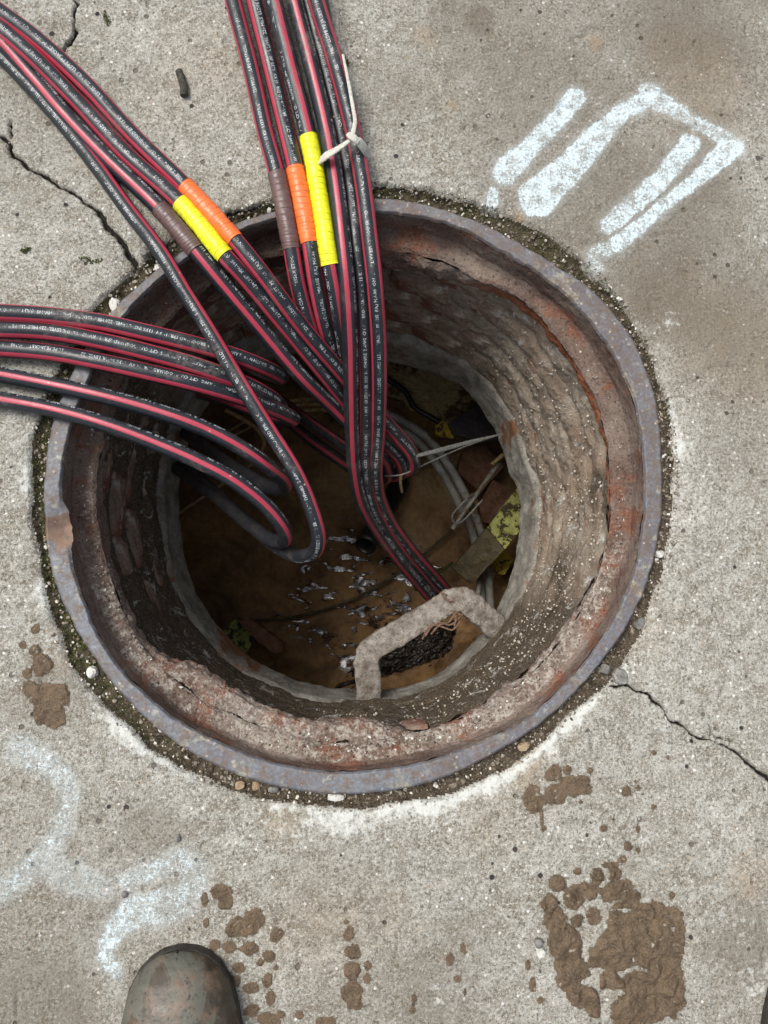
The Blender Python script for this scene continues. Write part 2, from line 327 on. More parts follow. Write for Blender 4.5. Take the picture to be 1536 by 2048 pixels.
def mat_floor():
    m = NT('wet_mud_floor', .35, .5); n = m.noise(9, 6, .6, dist=.5); g = m.noise(70, 5, .65); f = m.noise(260, 3)
    c = m.mix(m.ramp(n, .35, .65), (.13, .065, .020), (.44, .245, .09)); c = m.mix(m.ramp(g, .35, .65), m.mix(.35, c, (.06, .033, .016)), c)
    oc = m.at('ochre'); c = m.mix(m.math('MULTIPLY', oc, m.ramp(g, .3, .6, .5, 1.)), c, (.55, .38, .19))
    wt = m.at('wet'); mp = m.n('Mapping'); m.l(m.co, mp.inputs[0]); mp.inputs['Rotation'].default_value = (0, 0, .5); mp.inputs['Scale'].default_value = (1, 2.2, 1)
    pn = m.noise(15, 5, .6, co=mp.outputs[0], dist=.6); pu = m.math('MULTIPLY', m.ramp(pn, .535, .57), m.ramp(wt, .2, .6))
    rough = m.ramp(pu, 0., 1., .45, .035); c = m.mix(pu, c, (.045, .022, .009))
    m.put(m.b.inputs['IOR'], m.ramp(pu, 0., 1., 1.45, 2.3))
    bs = m.math('MULTIPLY', m.math('ADD', m.math('MULTIPLY', g, 1.), m.math('MULTIPLY', f, .10)), m.ramp(pu, 0., 1., 1., .25))
    return m.out(c, rough, m.bump(bs, .006, 1.))
def mat_cable():
    m = NT('cable_jacket', .36, .5); uv = m.n('TexCoord').outputs['UV']; sp = m.n('SeparateXYZ'); m.l(uv, sp.inputs[0])
    oi = m.n('ObjectInfo'); v = m.math('SUBTRACT', sp.outputs['Y'], m.at_obj('phase'))
    cn = m.at_obj('stripes'); v = m.math('DIVIDE', m.math('ABSOLUTE', m.math('SUBTRACT', m.math('FRACT', m.math('ADD', m.math('MULTIPLY', v, cn), .5)), .5)), cn)
    e = m.math('MULTIPLY', m.math('SUBTRACT', m.noise(160, 3), .5), .006)
    st = m.ramp(m.math('ADD', v, e), .049, .042)
    dn = m.noise(28, 6, .65); gr = m.noise(420, 3)
    blk = m.mix(m.ramp(gr, .4, .65), (.009, .011, .014), (.019, .023, .028)); red = m.mix(dn, (.30, .022, .045), (.44, .048, .078))
    c = m.mix(st, blk, red)
    sm = m.math('MULTIPLY', m.ramp(dn, .58, .76), m.ramp(gr, .35, .65, .05, .40)); c = m.mix(sm, c, (.20, .17, .15))
    # scuffs and dried mud increase below the rim
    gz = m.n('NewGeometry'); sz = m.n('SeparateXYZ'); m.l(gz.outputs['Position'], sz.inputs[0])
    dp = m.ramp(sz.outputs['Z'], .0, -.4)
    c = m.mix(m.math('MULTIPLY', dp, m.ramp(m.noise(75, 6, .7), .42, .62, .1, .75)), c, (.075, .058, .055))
    c = m.mix(m.ramp(m.voro(34), .06, .03), c, (.30, .25, .2)); ms = m.noise(11, 5, .7); c = m.mix(m.math('MULTIPLY', m.ramp(ms, .56, .66), m.ramp(m.noise(170, 4, .7), .42, .6, 0, .75)), c, (.135, .115, .10))
    return m.out(c, m.ramp(dn, .3, .7, .27, .50), m.bump(m.math('ADD', gr, m.math('MULTIPLY', dn, 1.5)), .0004, .6))
def _at_obj(s, name):
    n = s.n('Attribute'); n.attribute_type = 'OBJECT'; n.attribute_name = name; return n.outputs['Fac']
NT.at_obj = _at_obj
def mat_plain(name, a, b, sc=60, rough=.7, spec=.3, bump=.001, fine=350, metal=0., spots=None):
    m = NT(name, rough, spec); n = m.noise(sc, 6, .62); g = m.noise(fine, 3, .6)
    c = m.mix(m.ramp(n, .35, .65), a, b); c = m.mix(m.ramp(g, .42, .3), c, tuple(x*.45 for x in a))
    if spots: c = m.mix(m.ramp(m.noise(spots[1], 5, .7), spots[2], spots[2]+.05), c, spots[0])
    return m.out(c, None, m.bump(m.math('ADD', n, m.math('MULTIPLY', g, .5)), bump, 1.), metal)
def mat_tape(name, a, rough=.38):
    m = NT(name, rough, .5); uv = m.n('TexCoord').outputs['UV']; sp = m.n('SeparateXYZ'); m.l(uv, sp.inputs[0])
    t = m.math('FRACT', m.math('ADD', m.math('MULTIPLY', sp.outputs['X'], 118.), sp.outputs['Y']))
    t = m.math('ADD', t, m.math('MULTIPLY', m.math('SUBTRACT', m.noise(45, 4), .5), .75))
    seam = m.math('MULTIPLY', m.ramp(m.math('ABSOLUTE', m.math('SUBTRACT', t, .5)), .07, .02), m.ramp(m.noise(60, 2), .38, .58, .15, .9))
    n = m.noise(50, 5); c = m.mix(m.ramp(n, .35, .65), tuple(x*.86 for x in a), a); c = m.mix(seam, c, tuple(x*.45 for x in a))
    c = m.mix(m.ramp(m.noise(70, 6, .75), .52, .66, 0, .5), c, tuple(x*.5+.06 for x in a))
    return m.out(c, m.ramp(n, .3, .7, .3, .5), m.bump(m.math('ADD', m.noise(200, 3), m.math('MULTIPLY', seam, -1.5)), .0005, .8))

MC, MP, MM, MS, MR, MI = mat_concrete(), mat_paint(), mat_mud(), mat_soil(), mat_rim(), mat_rust()
MW, MB, MN, MF, MK = mat_wall(), mat_brick(), mat_neck(), mat_floor(), mat_cable()
M_ink = mat_plain('cable_print', (.34, .38, .39), (.72, .77, .78), 130, .6, .3, .0001, 300, spots=((.018, .022, .028), 60, .50))
M_yel = mat_tape('yellow_tape', (.80, .80, .012)); M_ora = mat_tape('orange_tape', (.86, .165, .032)); M_bro = mat_tape('brown_tape', (.115, .066, .060), .24)
M_strap = mat_plain('woven_strap', (.42, .41, .35), (.60, .59, .53), 300, .8, .2, .001, 800)
M_twig = mat_plain('dark_twig', (.03, .028, .022), (.085, .08, .06), 120, .8, .2, .002)
M_stone_w = mat_plain('pale_stone', (.42, .41, .37), (.62, .62, .58), 90, .8, .3, .002)
M_stone_g = mat_plain('grey_stone', (.13, .125, .115), (.27, .26, .24), 90, .85, .3, .003)
M_stone_o = mat_plain('tan_stone', (.26, .18, .11), (.40, .32, .22), 90, .85, .3, .003)
M_moss = mat_plain('moss', (.03, .036, .010), (.10, .11, .03), 200, .9, .1, .003)
M_rung = mat_plain('crusted_iron_rung', (.15, .12, .095), (.38, .35, .31), 70, .9, .2, .005, 330, spots=((.045, .04, .036), 95, .62))
M_rope = mat_plain('frayed_copper_twine', (.11, .065, .045), (.25, .16, .115), 200, .8, .2, .001)
M_conduit = mat_plain('dull_grey_conduit', (.20, .19, .165), (.38, .365, .32), 25, .55, .4, .001, 300, spots=((.16, .10, .05), 14, .55))
M_tan = mat_plain('tan_rope', (.30, .20, .09), (.52, .38, .19), 90, .8, .2, .002)
M_plank = mat_plain('flaking_yellow_paint', (.27, .28, .07), (.46, .46, .15), 40, .7, .3, .003, 250, spots=((.05, .036, .018), 48, .49))
M_planklo = mat_plain('dark_wet_board', (.05, .038, .018), (.12, .095, .045), 40, .5, .4, .003, 250, spots=((.28, .28, .10), 70, .64))
M_ybits = mat_plain('yellow_plastic', (.40, .27, .02), (.60, .43, .04), 40, .6, .4, .002, 250, spots=((.06, .035, .01), 40, .56))
M_dark = mat_plain('dark_board', (.042, .030, .032), (.08, .058, .06), 30, .5, .4, .002)
M_ochre = mat_plain('ochre_concrete', (.36, .26, .12), (.55, .43, .22), 12, .6, .4, .006, 120, spots=((.13, .075, .03), 7, .56))
M_blackp = mat_plain('black_plastic', (.012, .011, .011), (.03, .027, .025), 40, .35, .5, .001)
M_stub = mat_plain('red_brown_brick', (.20, .10, .055), (.33, .18, .11), 60, .8, .3, .004)
M_vault = mat_plain('vault_concrete', (.16, .12, .08), (.26, .21, .15), 12, .8, .3, .004)
M_foam = mat_plain('pale_foam', (.45, .48, .52), (.7, .74, .78), 60, .4, .5, .003)

# ------------------------------------------------------------------ pavement
c0, c1 = W(0, 0), W(1536, 2048); c2, c3 = W(1536, 0), W(0, 2048)
XL, XR = min(c0[0], c3[0])-.02, max(c1[0], c2[0])+.02; YB, YT = min(c1[1], c3[1])-.02, max(c0[1], c2[1])+.02
ST = .0018
def axis(a, b):
    mid = np.arange(a, b, ST); ext = np.array([.01, .03, .06, .1, .16, .25, .4, .7, 1.2, 2.5, 6, 20, 90])
    return np.r_[a-ext[::-1], mid, mid[-1]+ext]
gx, gy = axis(XL, XR), axis(YB, YT)
X, Y = np.meshgrid(gx, gy, indexing='ij'); TH = np.arctan2(Y, X); RR = np.hypot(X, Y)
near = (RR < 3)
jit = near & (X > XL) & (X < XR) & (Y > YB) & (Y < YT)
rg = R_GAP(TH)+.006*fbm(np.cos(TH)*9, np.sin(TH)*9, 0, 3, 4)+.0035*fbm(X*60, Y*60, 0, 8, 3)
inside = ss(.004, -.006, RR-rg)                    # 1 in the joint
agg = fbm(X*130, Y*130, 0, 11, 3); fine = vn(X*420, Y*420, 0, 5)
Zc = .0022*fbm(X*7, Y*7, 0, 21, 3)+.0009*agg+.0004*fine
pit = vn(X*75, Y*75, 0, 33); Zc -= .0022*ss(.72, .92, pit)
edge = np.clip(1-(RR-rg)/.05, 0, 1)
Zc -= edge**3*(.004+.004*fbm(X*45, Y*45, 0, 44, 4))*ss(0, 1, edge)
cracks = [([(150,0),(152,30),(149,68),(127,98),(112,108)], .0042, 0), ([(-20,255),(14,286),(22,312),(52,333),(82,345),(120,372),(152,388),(190,418),(215,452),(240,482),(262,520),(270,545)], .0050, 1),
          ([(25,240),(20,275)], .003, 0), ([(1225,1372),(1262,1375),(1298,1392),(1338,1432),(1372,1462),(1402,1478),(1432,1480),(1460,1496),(1500,1530),(1560,1580)], .0030, 0), ([(1402,1478),(1428,1466),(1462,1484),(1462,1496)], .0014, 0),
          ([(455,425),(520,405)], .004, 0), ([(735,372),(775,366)], .003, 0)]
CR = np.zeros_like(X); wob = .0042*fbm(X*70, Y*70, 0, 71, 4)
for pl, wd, rub in cracks:
    P = WL(pl)[:, :2]; bb = (X > P[:, 0].min()-.05) & (X < P[:, 0].max()+.05) & (Y > P[:, 1].min()-.05) & (Y < P[:, 1].max()+.05)
    xs, ys = X[bb], Y[bb]; d, al = pd(xs+wob[bb]*1.6, ys+.003*fbm(xs*50, ys*50, 0, 91, 4)*1.6, P)
    wv = wd*(.30+.75*np.clip(fbm(al*30, 0*al, 0, 12, 4)+.45, 0, 1))
    CR[bb] = np.maximum(CR[bb], ss(wv, wv*.45, d))
    if rub: Zc[bb] -= .005*ss(.022, .0, d)*(.5+.5*vn(xs*70, ys*70, 0, 9))*ss(0, .12, al)
Zc -= .011*CR
# joint floor
Zj = -.016+.0035*fbm(X*50, Y*50, 0, 61, 3)+.0035*fbm(X*160, Y*160, 0, 62, 3)+.004*ss(-.01, .0, RR-rg)
ZZ = np.where(near, Zc*(1-inside)+Zj*inside, -.003)
def blobs(lst, e=.35):
    o = np.zeros_like(X)
    for px, py, r, a in lst:
        c = W(px, py); rw = r/1560.
        o = np.maximum(o, a*ss(1.15, .25, np.hypot(X-c[0], Y-c[1])/rw+e*fbm(X*14, Y*14, 0, int(px), 4)))
    return o
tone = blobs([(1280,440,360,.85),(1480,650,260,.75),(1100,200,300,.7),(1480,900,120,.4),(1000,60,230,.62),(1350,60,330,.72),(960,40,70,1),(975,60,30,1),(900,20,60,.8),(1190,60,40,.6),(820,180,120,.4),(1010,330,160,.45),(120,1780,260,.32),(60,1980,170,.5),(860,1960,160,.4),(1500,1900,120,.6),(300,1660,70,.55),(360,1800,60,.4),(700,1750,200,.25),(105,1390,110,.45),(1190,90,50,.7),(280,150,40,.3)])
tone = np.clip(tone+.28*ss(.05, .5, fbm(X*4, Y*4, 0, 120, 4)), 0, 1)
tint = blobs([(1450,700,200,.3),(1250,1900,160,.2),(650,1850,150,.35),(400,150,160,.3),(1400,180,150,.4),(1050,1530,55,.8),(1190,85,28,1),(905,210,16,.9),(850,75,40,.6),(1300,1240,80,.4),(560,1640,60,.6),(1500,1750,60,.6),(790,1830,70,.35),(1000,1640,120,.3),(170,330,25,.4),(110,1310,60,.5),(700,1500,80,.5),(1040,435,22,1),(1330,870,50,.4)])
sideC = ss(.5, -.1, np.sin(TH))*.95+.55*ss(.2, .9, np.cos(TH))*ss(.75, .2, np.sin(TH))+.25
band = np.exp(-np.clip(RR-rg, 0, 9)/(.022+.016*fbm(X*8, Y*8, 0, 139, 2)))
chalk = np.clip(band*sideC*(.60+1.9*fbm(X*11, Y*11, 0, 140, 4)), 0, 1)*(1-inside)
chalk = np.maximum(chalk, blobs([(1400,1000,120,.42),(1350,1300,130,.42),(120,480,110,.35),(430,250,130,.3),(180,1560,90,.4),(760,1680,150,.4),(1180,1900,110,.3),(60,1000,60,.35),(1450,1620,110,.45),(300,1440,80,.75),(240,1500,60,.5),(640,1650,90,.6),(900,1620,90,.6),(1090,1490,50,.7),(1470,1850,60,.55),(1520,1960,80,.6),(1440,1930,40,.45),(1310,1700,50,.5),(880,1990,60,.5),(75,330,30,.6),(1340,640,40,.5),(1380,800,60,.45)]))
moss = np.clip(1.0*ss(.55, .9, -np.cos(TH-.1))+.55*ss(.5, .9, np.sin(TH)), 0, 1)
n_, m_ = X.shape
Fc_all = gridfaces(n_, m_)
fc = lambda A: A.ravel()[Fc_all].mean(1)
rin = fc(RR-R_OUT(TH)); keep = rin > -.008; ins = fc(inside)
def submesh(name, sel, mat, lift=None, attrs=None, parent=None, smooth=True):
    Fs = Fc_all[sel]; u, inv = np.unique(Fs, return_inverse=True)
    z = ZZ.ravel()[u]+(lift.ravel()[u] if lift is not None else 0)
    V = np.stack([X.ravel()[u], Y.ravel()[u], z], 1)
    return mesh_np(name, V, inv.reshape(Fs.shape), mat, parent, {k: a.ravel()[u] for k, a in (attrs or {}).items()}, smooth)
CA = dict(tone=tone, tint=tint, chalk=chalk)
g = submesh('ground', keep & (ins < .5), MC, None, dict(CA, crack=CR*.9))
tag(g, 'weathered grey concrete pavement with sandy grain and cracks', kind='structure')
g = submesh('joint_soil', keep & (ins >= .5), MS, None, dict(moss=moss))
tag(g, 'dark gritty soil with moss filling the joint around the iron ring', 'soil', kind='stuff')
# soil bed under the frame
# ---- paint
USED = np.zeros(len(Fc_all), bool)
MUDR = .25+2.6*np.abs(fbm(X*42, Y*42, 0, 310, 3))+.35*vn(X*160, Y*160, 0, 312)
def patch(name, mk, mat, h, label, cat, thr=.1, group=None, edge0=.0):
    global USED
    sel = keep & (ins < .9) & (fc(mk) > thr)
    if not h: sel &= ~USED; USED = USED | sel
    lift = .0002+h*ss(thr, min(1, thr+.3), mk)*MUDR if h else np.full_like(mk, .0004)
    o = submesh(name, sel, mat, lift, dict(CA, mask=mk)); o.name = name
    return tag(o, label, cat, group)
def stroke(pts, wpx, soft=.004, s=1):
    P = spline(WL(pts)[:, :2], 30) if len(pts) > 2 else WL(pts)[:, :2]
    ws = np.interp(np.linspace(0, 1, 40), np.linspace(0, 1, len(wpx)), wpx)/2/1560.
    mk = np.zeros_like(X); mg = .06
    bb = (X > P[:, 0].min()-mg) & (X < P[:, 0].max()+mg) & (Y > P[:, 1].min()-mg) & (Y < P[:, 1].max()+mg)
    d, al = pd(X[bb], Y[bb], P); al /= al.max()+1e-9
    wv = np.interp(al, np.linspace(0, 1, 40), ws); d = d+.0035*fbm(X[bb]*70, Y[bb]*70, 0, 55+s, 4)
    mk[bb] = ss(wv+soft, wv-soft, d)*(.82+.35*fbm(X[bb]*40, Y[bb]*40, 0, 66+s, 4))+.22*ss(wv+.016, wv, d)
    return np.clip(mk, 0, 1)
GP = None
patch('paint_mark', np.maximum(stroke([(1152,190),(1110,245),(1060,295),(1010,345)], [44,44,46,60], s=1), .9*stroke([(985,385),(985,405)], [26,26], s=2)), MP, 0, 'short slanting white sprayed bar, leftmost of the strokes by the ring', 'paint mark')
hook = stroke([(1300,195),(1240,230),(1190,280),(1130,345),(1075,395)], [46,40,64,70,88], s=3)
for q in (.9*stroke([(1300,190),(1380,238),(1462,285)], [58,30,44], s=4), stroke([(1462,295),(1400,352),(1330,410),(1235,490)], [58,34,34,40], s=5),
          stroke([(1378,290),(1330,350),(1270,405),(1220,450)], [52,44,46,46], s=6), .8*stroke([(1235,490),(1185,515),(1200,540)], [34,34,20], s=7)): hook = np.maximum(hook, q)
patch('paint_mark', hook, MP, 0, 'large white sprayed digit five lying on its side beside the short bar', 'paint mark')
patch('paint_mark', np.maximum(.72*stroke([(40,1500),(95,1530),(140,1580),(125,1650),(95,1700),(55,1740),(5,1780)], [58,46,40,36,38,42,42], .007, 8), .62*stroke([(95,1735),(150,1755),(210,1775)], [46,60,34], .006, 9)), MP, 0, 'faded white sprayed curve with a side branch at the left border', 'paint mark')
patch('paint_mark', np.maximum(.75*stroke([(245,1765),(310,1740),(375,1720),(385,1775),(330,1810),(270,1820)], [34,40,50,56,70,60], .007, 10), .85*stroke([(270,1820),(225,1870),(212,1910),(235,1945)], [60,44,38,26], .005, 11)*1.0), MP, 0, 'faded white sprayed squiggle just above the boot toe', 'paint mark')
# ---- mud
def drops(lst, s=1):
    o = np.zeros_like(X)
    for e in lst:
        px, py, rx = e[:3]; ry = e[3] if len(e) > 3 else rx
        c = W(px, py); R = max(rx, ry)/1560.*1.5+.01
        bb = (abs(X-c[0]) < R) & (abs(Y-c[1]) < R); xs, ys = X[bb], Y[bb]
        d = np.hypot((xs-c[0])/(rx/1560.), (ys-c[1])/(ry/1560.))+(.38*fbm(xs*60, ys*60, 0, 200+s, 4)+.2*fbm(xs*170, ys*170, 0, 210+s, 2))*min(1, .62+8/rx)
        v = ss(1.12, .72, d); o[bb] = np.where(v > o[bb], v, o[bb])-.0*v
    return o
big = drops([(1115,1765,19),(1100,1808,19),(1150,1795,26),(1178,1782,22),(1197,1752,15),(1215,1785,19),(1250,1778,20),(1228,1745,14,20),(1245,1718,9),(1265,1795,18),(1190,1832,17,20),(1155,1840,16),(1112,1840,26),(1130,1880,34),(1300,1830,40,30),(1250,1850,42),(1345,1832,24),(1343,1790,9),(1230,1900,50),(1310,1900,58),(1340,1960,30,70),(1290,1990,60,60),(1140,1940,32,48),(1160,1990,34,24),(1185,1920,26,34),(1258,2035,40,50),(1188,2018,18),(1155,1742,8),(1213,1728,14,6),(1360,1870,14,40),(1220,1960,30,26),(1345,2000,26,20)], 1)
big *= 1-.9*drops([(1182,1862,9,5),(1172,1905,7,26),(1178,1855,22,4),(1205,1850,4,10),(1195,1940,18,8),(1225,1985,32,9),(1170,1845,7),(1238,1820,30,4)], 2)
mudZ = lambda mk, h: None
rs_m = np.random.default_rng(5); mc = [W(x, y) for x, y in zip(rs_m.uniform(1080, 1380, 190), rs_m.uniform(1700, 2070, 190))]
bbm = (X > W(1060, 1700)[0]) & (X < W(1400, 1700)[0]) & (Y < W(1200, 1690)[1]); d1 = np.full(bbm.sum(), 9.); d2 = d1.copy(); xm = X[bbm]+.002*fbm(X[bbm]*90, Y[bbm]*90, 0, 3, 3); ym = Y[bbm]+.002*fbm(X[bbm]*90, Y[bbm]*90, 0, 4, 3)
for q in mc:
    dq = np.hypot(xm-q[0], ym-q[1]); d2 = np.where(dq < d1, d1, np.minimum(d2, dq)); d1 = np.minimum(d1, dq)
cellm = np.ones_like(X); upm = ss(W(1200, 1900)[1], W(1200, 1800)[1], ym)   # round splashes stay apart in the upper part
cellm[bbm] = 1-ss(.0020, .0007, d2-d1)*(.22+.30*upm)*ss(-.25, .25, fbm(xm*30, ym*30, 0, 6, 2)+.3*upm)
big = big*cellm
big2 = big*np.clip(.86+.5*fbm(X*48, Y*48, 0, 301, 5)-.30*ss(.12, .0, np.abs(fbm(X*26, Y*26, 0, 305, 3))), .30, 1)
patch('mud_patch', big2, MM, .0048, 'large lumpy patch of brown mud with round splash edges, lower right', 'mud', .34)
patch('mud_patch', drops([(1106,1545,16),(1067,1600,24,28),(1112,1590,28,22),(1150,1572,34,24),(1135,1540,9),(1172,1580,16),(1180,1540,6),(1083,1635,3,22),(1087,1657,6),(1162,1604,6)], 4)*.85, MM, .002, 'brown mud splats just below the ring at its lower right', 'mud', .30)
patch('mud_patch', drops([(440,1785,22,16),(450,1805,16),(410,1800,7,16),(510,1840,22,20),(490,1858,30,16),(470,1855,20,22),(553,1870,15),(500,1895,18,14),(460,1895,14),(430,1890,10),(538,1912,12),(478,1935,14,12),(552,1935,5),(535,1960,10,16),(505,1975,16,12),(542,1995,10,14),(505,2020,18,14),(528,2035,14,10),(563,2028,8),(600,2030,8),(650,2045,20,14),(412,1845,6,10),(545,2048,16),(520,1925,8),(470,1960,10)], 5)*.8, MM, .0012, 'scattered brown mud spatter beside the boot toe', 'mud', .30)['kind'] = 'stuff'
patch('mud_patch', drops([(697,1868,11),(705,1902,16,15),(700,1860,8),(704,1940,15,16),(735,1930,6,8),(735,1956,7,9),(705,1990,22,24),(692,1842,5),(715,2010,10)], 6)*.8, MM, .0014, 'vertical line of dark mud drips on the concrete, bottom middle', 'mud', .30)['kind'] = 'stuff'
patch('mud_patch', drops([(95,1405,34,44),(60,1375,13),(82,1330,22),(55,1345,10),(110,1440,26,18),(70,1300,12),(70,1260,10),(45,1290,8),(120,1390,24)], 7)*.8, MM, .0022, 'grey brown mud smear left of the ring', 'mud', .30)
patch('mud_patch', drops([(900,1918,8,13),(914,1958,7),(828,1998,6,9),(826,2020,7),(925,1895,6,9),(930,1905,4),(1065,1970,7,16),(1080,2000,8,6),(1308,1505,7),(1253,1583,12),(1276,1575,5,8),(1271,1562,4,5),(1307,1614,6),(1208,1657,8),(1228,1640,4),(1256,1693,11),(1276,1658,4,8),(1182,1646,4),(1056,1930,4,10),(1335,1515,4),(1276,1700,5),(930,1985,3,9)], 8)*.75, MM, .0010, 'loose scatter of tiny dark mud flecks between the large mud and the ring', 'mud', .30)['kind'] = 'stuff'

# ------------------------------------------------------------------ iron frame
frame = empty('manhole_frame', (0, 0, 0), 'round cast iron manhole frame with worn blue grey rim and rusty inner lip', 'manhole frame')
NTH = 1100; th = np.linspace(-PI, PI, NTH, endpoint=False)
ro, ri, rs = R_OUT(th), R_IN(th), R_SK(th)
jag = .0045*fbm(np.cos(th)*12, np.sin(th)*12, 0, 401, 5)+.002*fbm(np.cos(th)*40, np.sin(th)*40, 0, 404, 3)
rs = rs+jag
rseat = np.minimum(ri-.024, ri*0+9)
rseat = np.maximum(rseat, rs-.004)
def polar(name, rings, mat, nz, attrs, parent, seed, closed=False):
    R = np.stack([r for r, z in rings], 1)*1.0; Z = np.stack([np.broadcast_to(z, th.shape) for r, z in rings], 1)*1.0
    Tm = th[:, None]+0*R; x, y = R*np.cos(Tm), R*np.sin(Tm)
    if nz:
        R = R+nz*fbm(x*45, y*45, Z*45+.5, seed, 4)+nz*.35*fbm(x*170, y*170, Z*170+.5, seed+3, 2)
        Z = Z+nz*.8*fbm(x*50, y*50, Z*50+7.5, seed+9, 4)
    V = np.stack([R*np.cos(Tm), R*np.sin(Tm), Z], -1).reshape(-1, 3)
    A = {k: f(Tm, R, Z) for k, f in attrs.items()}
    return mesh_np(name, V, gridfaces(*R.shape, True, False), mat, parent, A)
def lerp_rings(a, b, n, ends=True):
    (r0, z0), (r1, z1) = a, b
    return [(r0+(r1-r0)*t, z0+(np.asarray(z1)-z0)*t) for t in (np.linspace(0, 1, n) if ends else np.linspace(0, 1, n, endpoint=False))]
dmg = lambda T: np.exp(-((T-rad(189))/rad(5))**2)+np.exp(-((T+2*PI-rad(189))/rad(5))**2)
chip = .0022*fbm(np.cos(th)*26, np.sin(th)*26, 0, 450, 5); worn = .006*dmg(th)*(1+fbm(np.cos(th)*30, np.sin(th)*30, 0, 451, 4))
rings = lerp_rings((ro-.001+chip*.8, -.05), (ro+.0005+chip*.8, -.004), 5, False)+lerp_rings((ro+chip*.8, -.002), (ro-.003+chip*.8, .0015), 3, False)+lerp_rings((ro-.003+chip*.8, .0015), (ri+.002+chip, .0012-worn), 16, False)+lerp_rings((ri+.002+chip, .0012-worn), (ri+chip-worn, -.004-worn*.5), 4)
polar('rim', rings, MR, .0005, dict(dark_arc=lambda T, R, Z: ss(rad(-35), rad(5), T)*ss(rad(150), rad(90), T), rust=lambda T, R, Z: np.clip(dmg(T)*(.55+1.3*fbm(R*np.cos(T)*60, R*np.sin(T)*60, 0, 455, 4))+.45*ss(-.001, -.01, Z), 0, 1)), frame, 410)  # mottled darker tone along the upper right arc of the rim
rings = lerp_rings((ri+chip-worn, -.004-worn*.5), (ri+.002, -.046), 16, False)+lerp_rings((ri+.002, -.046), (ri-.003, -.053), 5, False)+lerp_rings((ri-.003, -.053), (rseat+.003, -.055), 14, False)+lerp_rings((rseat+.003, -.055), (rseat-.001, -.060), 5)
dustw = lambda T, R, Z: np.clip(.35+.65*ss(.3, -.6, np.sin(T))+.3*fbm(R*np.cos(T)*20, R*np.sin(T)*20, 0, 5, 3), 0, 1)
polar('seat_ledge', rings, MI, .0026, dict(rust=lambda T, R, Z: .2*ss(.0, .6, fbm(np.cos(T)*4, np.sin(T)*4, 0, 6, 3)), dust=lambda T, R, Z: dustw(T, R, Z)*ss(-.046, -.053, Z)), frame, 420)
zb = zlip(th)+.006*fbm(np.cos(th)*5, np.sin(th)*5, 0, 470, 4)
rings = lerp_rings((rseat-.001, -.060), (rs*.8+rseat*.2, -.060*.65+zb*.35), 12, False)+lerp_rings((rs*.8+rseat*.2, -.060*.65+zb*.35), (rs+.0005, zb), 10, False)+lerp_rings((rs+.0005, zb), (rs+.003, zb-.008), 4, False)+lerp_rings((rs+.003, zb-.008), (rs+.055, zb-.004), 6)
def rustw(T, R, Z):
    side = np.exp(-((np.mod(T+PI/2, 2*PI)-PI/2-rad(25))/rad(42))**2)
    low = ss(-.062, -.078, Z); b = np.exp(-((T+rad(100))/rad(22))**2)*ss(-.055, -.07, Z)*.75
    return np.clip(side*low*1.1+b*(.5+.5*fbm(np.cos(T)*12, np.sin(T)*12, Z*30, 9, 3)), 0, 1)
polar('skirt', rings, MI, .0058, dict(rust=rustw, dust=lambda T, R, Z: dustw(T, R, Z)*ss(-.12, -.06, Z)), frame, 430)

# ------------------------------------------------------------------ brick chimney
chim = empty('brick_chimney', (0, 0, -.4), 'round brick throat of the manhole smeared with mortar and soil below the iron frame', 'brick shaft')
ZT, ZN, ZH = -.0925, -.405, -.50
def r_face(T, Z):
    a = np.minimum(R_SK(T)+.006+.034*ss(.25, -.35, np.cos(T))+.010*ss(.3, .9, np.sin(T)), .395); b = R_HOLE(T)+.020
    t = np.clip((ZT-Z)/(ZT-ZN), 0, 1); t = t**1.25; return a*(1-t)+b*t
# how thick the mortar/soil coat is: thin at the top of the picture and left, thick right and bottom
def coatm(T, Z):
    t = np.mod(T+PI, 2*PI)-PI
    bare = ss(rad(48), rad(72), t)*ss(rad(150), rad(128), t)+.9*np.exp(-((np.mod(T, 2*PI)-rad(183))/rad(13))**2)*ss(-.36, -.3, Z)*ss(-.16, -.2, Z)
    return np.clip(1-bare, 0, 1)
zs = np.linspace(-.078, ZN-.004, 96); Tm, Zm = np.meshgrid(th, zs, indexing='ij')
cx, sy = np.cos(Tm), np.sin(Tm); rf = r_face(Tm, Zm); cm = coatm(Tm, Zm)
nz = fbm(cx*9, sy*9, Zm*26, 500, 5)
ledge = np.exp(-((np.mod(Tm+PI, 2*PI)-PI-rad(-62))/rad(38))**2)
course = np.abs(np.mod((ZT-Zm)/.0625, 1)-.5)*2
rc = rf+.011-cm*(.016+.009*nz)-ledge*.012*ss(-.30, -.39, Zm)+.0055*cm*ss(.45, 1, course)*(1-ledge)*(.4+1.2*ss(-.3, .5, fbm(cx*4, sy*4, Zm*6, 541, 3)))+.0026*fbm(cx*44, sy*44, Zm*100, 520, 4)
Vc = np.stack([rc*cx, rc*sy, Zm], -1).reshape(-1, 3)
coat = mesh_np('mortar', Vc, gridfaces(*rc.shape, True, False), MW, chim, dict(soil=np.clip(ledge*1.1+.5*ss(.1, .6, fbm(cx*3, sy*3, Zm*8, 530, 3))+.62*ss(rad(125), rad(160), np.mod(Tm, 2*PI))*ss(rad(285), rad(240), np.mod(Tm, 2*PI)), 0, 1)))  # soil on the ledge and in patches; last term paints shade on the left wall
